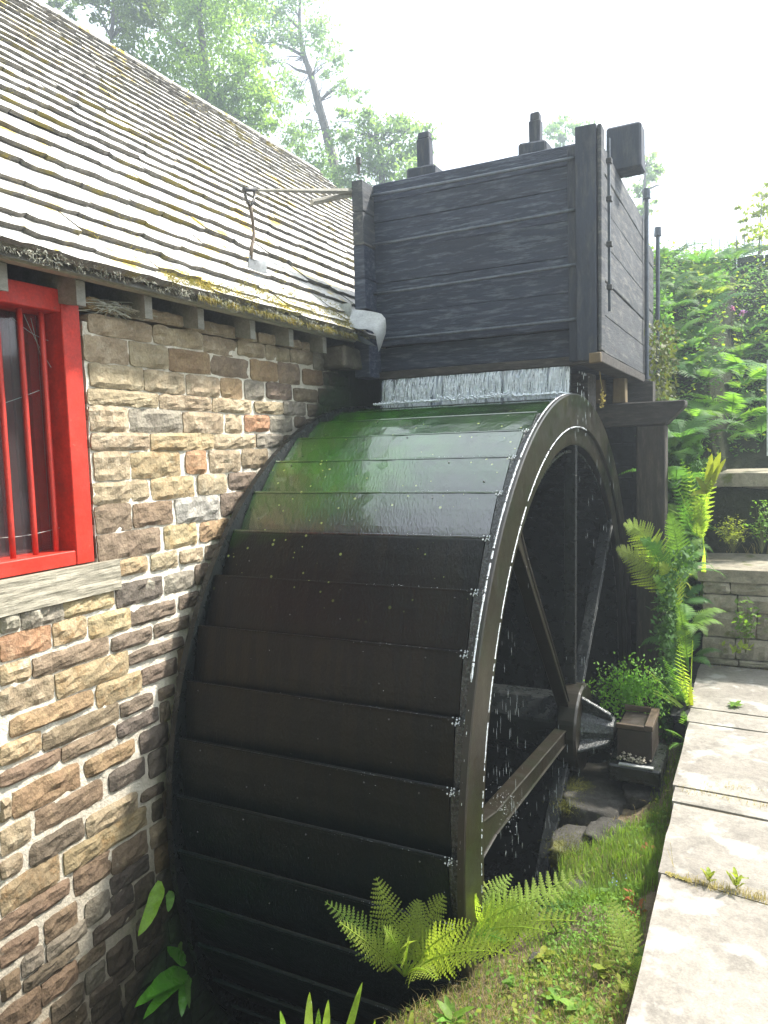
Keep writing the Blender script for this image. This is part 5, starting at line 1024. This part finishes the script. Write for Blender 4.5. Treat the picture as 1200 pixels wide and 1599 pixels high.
rock('rock', 'small grey stone in the straw between fern clump and weeds', pix(845, 1505, 2, -.24), (.05, .05, .035), 33, sub=3)
b = MB()
for (x, y, z, s, n_) in ((888, 1318, -.24, .045, 900), (885, 1255, -.24, .035, 500), (905, 1225, -.22, .03, 350)):
    c = pix(x, y, 2, z)
    for _ in range(n_):
        q_ = c + Vector((random.gauss(0, s), random.gauss(0, s * 1.3), random.gauss(-.01, s * .5))); d = Vector((random.gauss(0, .6), random.gauss(0, .6), 1)).normalized() * random.uniform(.006, .014); w_ = Vector((random.gauss(0, 1), random.gauss(0, 1), 0)).normalized() * .0014
        b.add([q_ - w_, q_ + w_, q_ + d], [(0, 1, 2)])
tag(b.build('moss_cushion', mat('olive_moss', (.15, .15, .025), (.10, .10, .02), scale=9, rough=1, transl=.2), org=pix(888, 1318, 2, -.27)), 'olive yellow moss cushion on the rocks at the pit brink', 'moss')

def herb_plant(label, c, r, h, n, size, m):
    t = thing('leafy_weed', label, 'weed', c); c = Vector(c); b = MB(); tips = []
    for k in range(max(4, n // 12)):
        a = random.uniform(0, 6.283); e = c + Vector((math.cos(a) * r * random.random(), math.sin(a) * r * random.random(), h * random.uniform(.5, 1))); tips.append(e)
        b.tube([c, c.lerp(e, .5) + Vector((0, 0, h * .1)), e], [.002, .0015, .001], 4, False)
    b.build('stalk', stemm, t); b = MB()
    leaf_scatter(b, n, lambda: (lambda e, k: c.lerp(e, k) + Vector((random.gauss(0, size), random.gauss(0, size), random.gauss(0, size * .5) + h * .1)))(random.choice(tips), random.uniform(.35, 1.05)), size, .6, 1.5)
    b.build('leaves', m, t)
# weeds on the path and steps
rosette('little green rosette growing on the far paving slab', pix(1148, 1102, 2, .003), 8, .055, .013, herb, up=.25)
rosette('weak pale weed with reddish stalk in the wide paving joint', pix(1150, 1388, 2, .0), 8, .045, .008, herbY, up=.9, stem=.05)
rosette('pale weed left of the red stalked one in the same paving joint', pix(1108, 1378, 2, .0), 7, .035, .007, herbY, up=.9, stem=.03)
b = MB()
def jb(x0, y0, x1, y1, n_, h, w=.001):
    blades(b, n_, lambda: pix(x0 + (x1 - x0) * (t := random.random()), y0 + (y1 - y0) * t + random.gauss(0, 3), 2, -.004), h, w, 1.6)
jb(1070, 1375, 1199, 1408, 260, .035); jb(1060, 1232, 1199, 1262, 120, .022); jb(1090, 1224, 1199, 1236, 60, .02); jb(1100, 1035, 1199, 1045, 70, .03)
jb(1050, 1352, 1056, 1356, 4, .16, .0008)
b.build('joint_straw', straw, kind='stuff')
b = MB(); leaf_scatter(b, 260, lambda: pix(1040 + 40 * (t := random.random()), 1362 + 14 * t + random.gauss(0, 1.5), 2, .001), .006, .4); b.build('joint_moss', moss, kind='stuff')
herb_plant('leafy green plant sprawling over the front of the lower step', pix(1165, 1020, 1, 5.6), .20, .36, 160, .028, herb)
herb_plant('broad yellowing leaves on the ground before the lower step', pix(1150, 1018, 1, 5.5), .10, .04, 22, .04, herbY)
herb_plant('bushy yellow-green weed on top of the lower step', pix(1145, 864, 1, 6.15), .16, .26, 420, .018, herbY)
herb_plant('sparse green weed at the back corner of the lower step', pix(1190, 864, 1, 6.25), .13, .36, 260, .02, herb)
b = MB(); blades(b, 220, lambda: pix(random.uniform(1120, 1199), random.uniform(845, 866), 2, .697), .16, .002, 1.2); b.build('step_straw', straw, kind='stuff')
b = MB(); b.tube([pix(1199, 712, 1, 6.55), pix(1199, 562, 1, 6.55)], .007, 8); tag(b.build('white_pole', whitep, org=pix(1199, 712, 1, 6.55)), 'thin white pole at the right edge standing on the upper step', 'pole')
for lab, x, y in (('upper small purple pink flower among the bank ferns', 1144, 482), ('lower small purple pink flower on the bank beside a fern tip', 1160, 489)):
    p = pix(x, y, 1, 7.9); t = thing('wild_flower', lab, 'flower', p); b = MB(); leaf_scatter(b, 22, lambda: p + Vector((random.gauss(0, .012), random.gauss(0, .012), random.gauss(0, .014))), .022, 1); b.build('petals', pinkm, t); b = MB(); b.tube([p, p - Vector((.02, 0, .35))], .003, 4); b.build('stalk', stemm, t)

# dry stone wall and pickets on top of the bank
dw = thing('dry_stone_wall', 'low tumbled dry stone wall along the top of the ferny bank', 'wall', (.3, 10.2, 3.9))
random.seed(8); b = None
ztop = pix(1110, 392, 1, 10.2).z; nl = int((ztop - 3.62) / .12) + 1
for lv_ in range(nl):
    x = -1.0 + random.uniform(0, .2)
    while x < 2.6:
        l = random.uniform(.16, .42); h = .115; z0 = ztop - (nl - lv_) * .12 + .03 * nz(x * 2, lv_)
        if random.random() < (.97 if lv_ < nl - 1 else .6): b = MB(); stone(b, x, x + l - .01, z0, z0 + h, 10.2 - random.uniform(0, .05), 10.5, axis=1, amp=.03, n=(4, 3)); b.build('stone', SM['g'], dw)
        x += l
pk = thing('picket_fence', 'faint thin iron pickets on the skyline above the dry stone wall', 'fence', (.6, 11, 4.1))
for k in range(11):
    p = pix(1072 + 13 * k, 392, 1, 11.2); b = MB(); b.tube([p - Vector((0, 0, .3)), p + Vector((0, 0, .10 + .06 * random.random() + .012 * k))], .006, 5); b.build('picket', rodm, pk)

# ================================================================ trees behind
def pxr(r, Y): return r / F * Y * 1.12
def tree(name, label, trunk, Yt, r0, limbs, blobs, n, ls, m, cat='tree', clump=.33, group=None, inner=.35):
    b0 = pix(*trunk[0], 1, Yt); root = Vector((b0.x, Yt, 4.05)); t = thing(name, label, cat, root, group)
    pts = [root + Vector((.3, 0, -.3))] + [pix(x, y, 1, Yt) for x, y in trunk]
    b = MB(); b.tube(pts, [r0 * (1 - .82 * i / (len(pts) - 1)) for i in range(len(pts))], 7); b.build('trunk', bark, t)
    b = MB()
    for lm in limbs:
        q_ = [pix(x, y, 1, Yt + .25 * i) for i, (x, y) in enumerate(lm)]; b.tube(q_, [r0 * .33 * (1 - .75 * i / (len(q_) - 1)) for i in range(len(q_))], 5)
    C_ = [(pix(x, y, 1, Yt + random.uniform(-.8, .8)), pxr(r, Yt)) for x, y, r in blobs]
    for c, r in C_:
        s_ = min(pts[1:], key=lambda p_: (p_ - c).length); 
        for _ in range(4):
            e = c + Vector((random.gauss(0, r * .6), random.gauss(0, r * .6), random.gauss(0, r * .5))); dv = (e - s_); L_ = dv.length
            q_ = [s_ + dv * k + Vector((random.gauss(0, L_ * .05), random.gauss(0, L_ * .05), L_ * .16 * math.sin(math.pi * k) + random.gauss(0, L_ * .04))) * (1 if 0 < k < 1 else 0) for k in (0, .2, .4, .6, .8, 1)]
            b.tube(q_, [r0 * .085, r0 * .07, r0 * .05, r0 * .035, r0 * .022, r0 * .01], 4, False)
    b.build('limbs', bark, t)
    b = MB(); tot = sum(r ** 2 for c, r in C_)
    for c, r in C_:
        k = max(1, int(n * r * r / tot / 26))
        for _ in range(k):
            d = Vector((random.gauss(0, 1), random.gauss(0, 1), random.gauss(0, 1))).normalized() * r * random.uniform(inner, 1.08) ; d.z *= .85; q_ = c + d; cs = r * clump * random.uniform(.5, 1.1)
            tilt = Vector((random.gauss(0, .5), random.gauss(0, .5), 1)).normalized()
            for _ in range(26):
                o_ = Vector((random.gauss(0, cs), random.gauss(0, cs), random.gauss(0, cs * .35))); p_ = q_ + o_; s = ls * random.uniform(.5, 1.3)
                nn = (tilt + Vector((random.gauss(0, .7), random.gauss(0, .7), random.gauss(0, .5)))).normalized(); u = nn.cross(Vector((random.gauss(0, 1), random.gauss(0, 1), .1))).normalized(); v = nn.cross(u)
                b.add([p_ - u * s * .7, p_ + v * s * .36, p_ + u * s * .7, p_ - v * s * .36], [(0, 1, 2, 3)])
    b.build('crown', m, t); return t
random.seed(77)
tree('beech_tree', 'big dense green tree behind the roof ridge, crown lit yellowish', [(330, 230), (325, 160), (318, 90), (312, 20)], 15, .28, [[(325, 160), (380, 120), (400, 90)], [(318, 100), (270, 60), (240, 30)]],
     [(330, 45, 62), (375, 105, 52), (310, 130, 66), (395, 165, 46), (265, 95, 50), (290, 15, 60), (350, 175, 50), (410, 185, 34), (300, 190, 50), (240, 130, 30), (415, 145, 30), (370, 200, 40), (330, -40, 80), (260, -60, 80), (400, -30, 50), (320, -130, 80)], 24000, .085, treeA)
tree('maple_tree', 'darker tree at the upper left with thin drooping sprays over the roof', [(170, 160), (175, 60), (180, -60)], 13, .1, [[(175, 20), (120, -5), (95, 5)], [(175, 60), (150, 20)]],
     [(130, -10, 26), (165, 15, 30), (200, 45, 34), (190, 85, 26), (215, 100, 20), (225, 20, 40), (160, -35, 40), (230, -40, 50), (100, -30, 24), (205, 5, 30), (85, 5, 16), (112, 25, 12), (100, 8, 18)], 8000, .075, treeA)
tree('ash_tree', 'slender leaning tree with bare trunk and thin see-through crown', [(532, 300), (520, 250), (508, 200), (497, 160), (487, 120), (476, 90), (469, 60), (468, 25), (470, -20)], 19, .17,
     [[(476, 88), (450, 74), (425, 66), (398, 68)], [(487, 115), (462, 108), (448, 98)], [(469, 45), (452, 30), (440, 10)], [(497, 160), (520, 140), (545, 120)], [(508, 190), (495, 175), (488, 160)], [(528, 280), (560, 255), (590, 235)]],
     [(468, -5, 38), (430, 25, 34), (405, 60, 26), (455, 60, 26), (495, 40, 24), (505, 75, 22), (525, 95, 18), (420, 95, 18), (450, 125, 24), (465, 150, 18), (440, 165, 18), (535, 135, 18), (560, 145, 16), (390, 20, 26), (380, 100, 18), (480, 200, 22), (455, 215, 20), (510, 120, 12), (545, 75, 8), (395, 130, 14)], 6800, .085, treeB, inner=.2, clump=.42)
tree('thorn_tree', 'low spreading light green tree between roof end and tank', [(600, 330), (596, 270), (590, 220)], 17, .16, [[(596, 270), (560, 230)], [(592, 240), (640, 200)]],
     [(600, 215, 36), (640, 205, 30), (570, 250, 34), (530, 215, 22), (610, 260, 40), (655, 240, 26), (500, 265, 30), (475, 240, 26), (540, 290, 34), (500, 300, 30), (575, 185, 20), (650, 280, 30), (665, 215, 14), (545, 180, 16), (455, 215, 18)], 9500, .08, treeC)
tree('far_tree', 'hazy tree crown peeping just above the tank right post', [(885, 300), (885, 240)], 24, .07, [], [(862, 205, 15), (885, 195, 15), (905, 200, 14), (925, 205, 9), (875, 220, 12)], 1200, .10, treeC)
tree('far_tree', 'hazy thin tree beside the jutting beam end right of the tank', [(1003, 420), (1005, 330), (1008, 260)], 22, .12, [[(1003, 300), (1025, 290), (1035, 288)]], [(1005, 250, 16), (1018, 272, 15), (1000, 290, 14), (1010, 325, 13), (1028, 262, 9), (1000, 350, 10), (990, 265, 12)], 1700, .09, treeC)
tree('sapling', 'backlit yellow sapling on the bank top at the right edge', [(1185, 400), (1188, 350), (1190, 310)], 11.5, .02, [[(1186, 370), (1165, 345)]], [(1165, 345, 12), (1190, 330, 16), (1168, 370, 10), (1196, 360, 14), (1162, 325, 7), (1200, 300, 12), (1150, 395, 14), (1185, 395, 16)], 1300, .045, herbY)

# wooded slope on the photographer's side, seen in the wet plates
random.seed(99)
b = MB()
for k in range(26):
    cx_, cy_ = random.uniform(-22, 16), random.uniform(-17, -9); h_ = random.uniform(9, 16); b.tube([(cx_, cy_, -2.6), (cx_ + .3, cy_, h_ * .8)], [.25, .08], 6)
b.build('woodland_trunks', bark, kind='stuff')
b = MB()
for k in range(150):
    c = Vector((random.uniform(-24, 18), random.uniform(-16, -8.5), random.uniform(-1, 17))); r = random.uniform(1.4, 2.6)
    for _ in range(70):
        d = Vector((random.gauss(0, 1), random.gauss(0, 1), random.gauss(0, 1))).normalized() * r * random.uniform(.6, 1.05); p_ = c + d; s = random.uniform(.25, .5)
        u = Vector((random.gauss(0, 1), random.gauss(0, 1), random.gauss(0, 1))).normalized(); v = u.cross(Vector((random.gauss(0, 1), .3, .2))).normalized()
        b.add([p_ - u * s, p_ + v * s * .6, p_ + u * s, p_ - v * s * .6], [(0, 1, 2, 3)])
b.build('woodland', treeA, kind='stuff')
# ================================================================ added veil of air that imitates lens glare
hz = bpy.data.materials.new('glare_veil_air'); hz.use_nodes = True; n_ = hz.node_tree; n_.nodes.clear()
out = n_.nodes.new('ShaderNodeOutputMaterial'); pv = n_.nodes.new('ShaderNodeVolumePrincipled'); pv.inputs['Color'].default_value = (.78, .89, 1, 1); pv.inputs['Density'].default_value = .011; pv.inputs['Anisotropy'].default_value = .6
n_.links.new(pv.outputs[0], out.inputs['Volume'])
b = MB(); b.box(-70, 70, -20, 100, -3.9, 24); b.build('glare_veil', hz, kind='stuff')
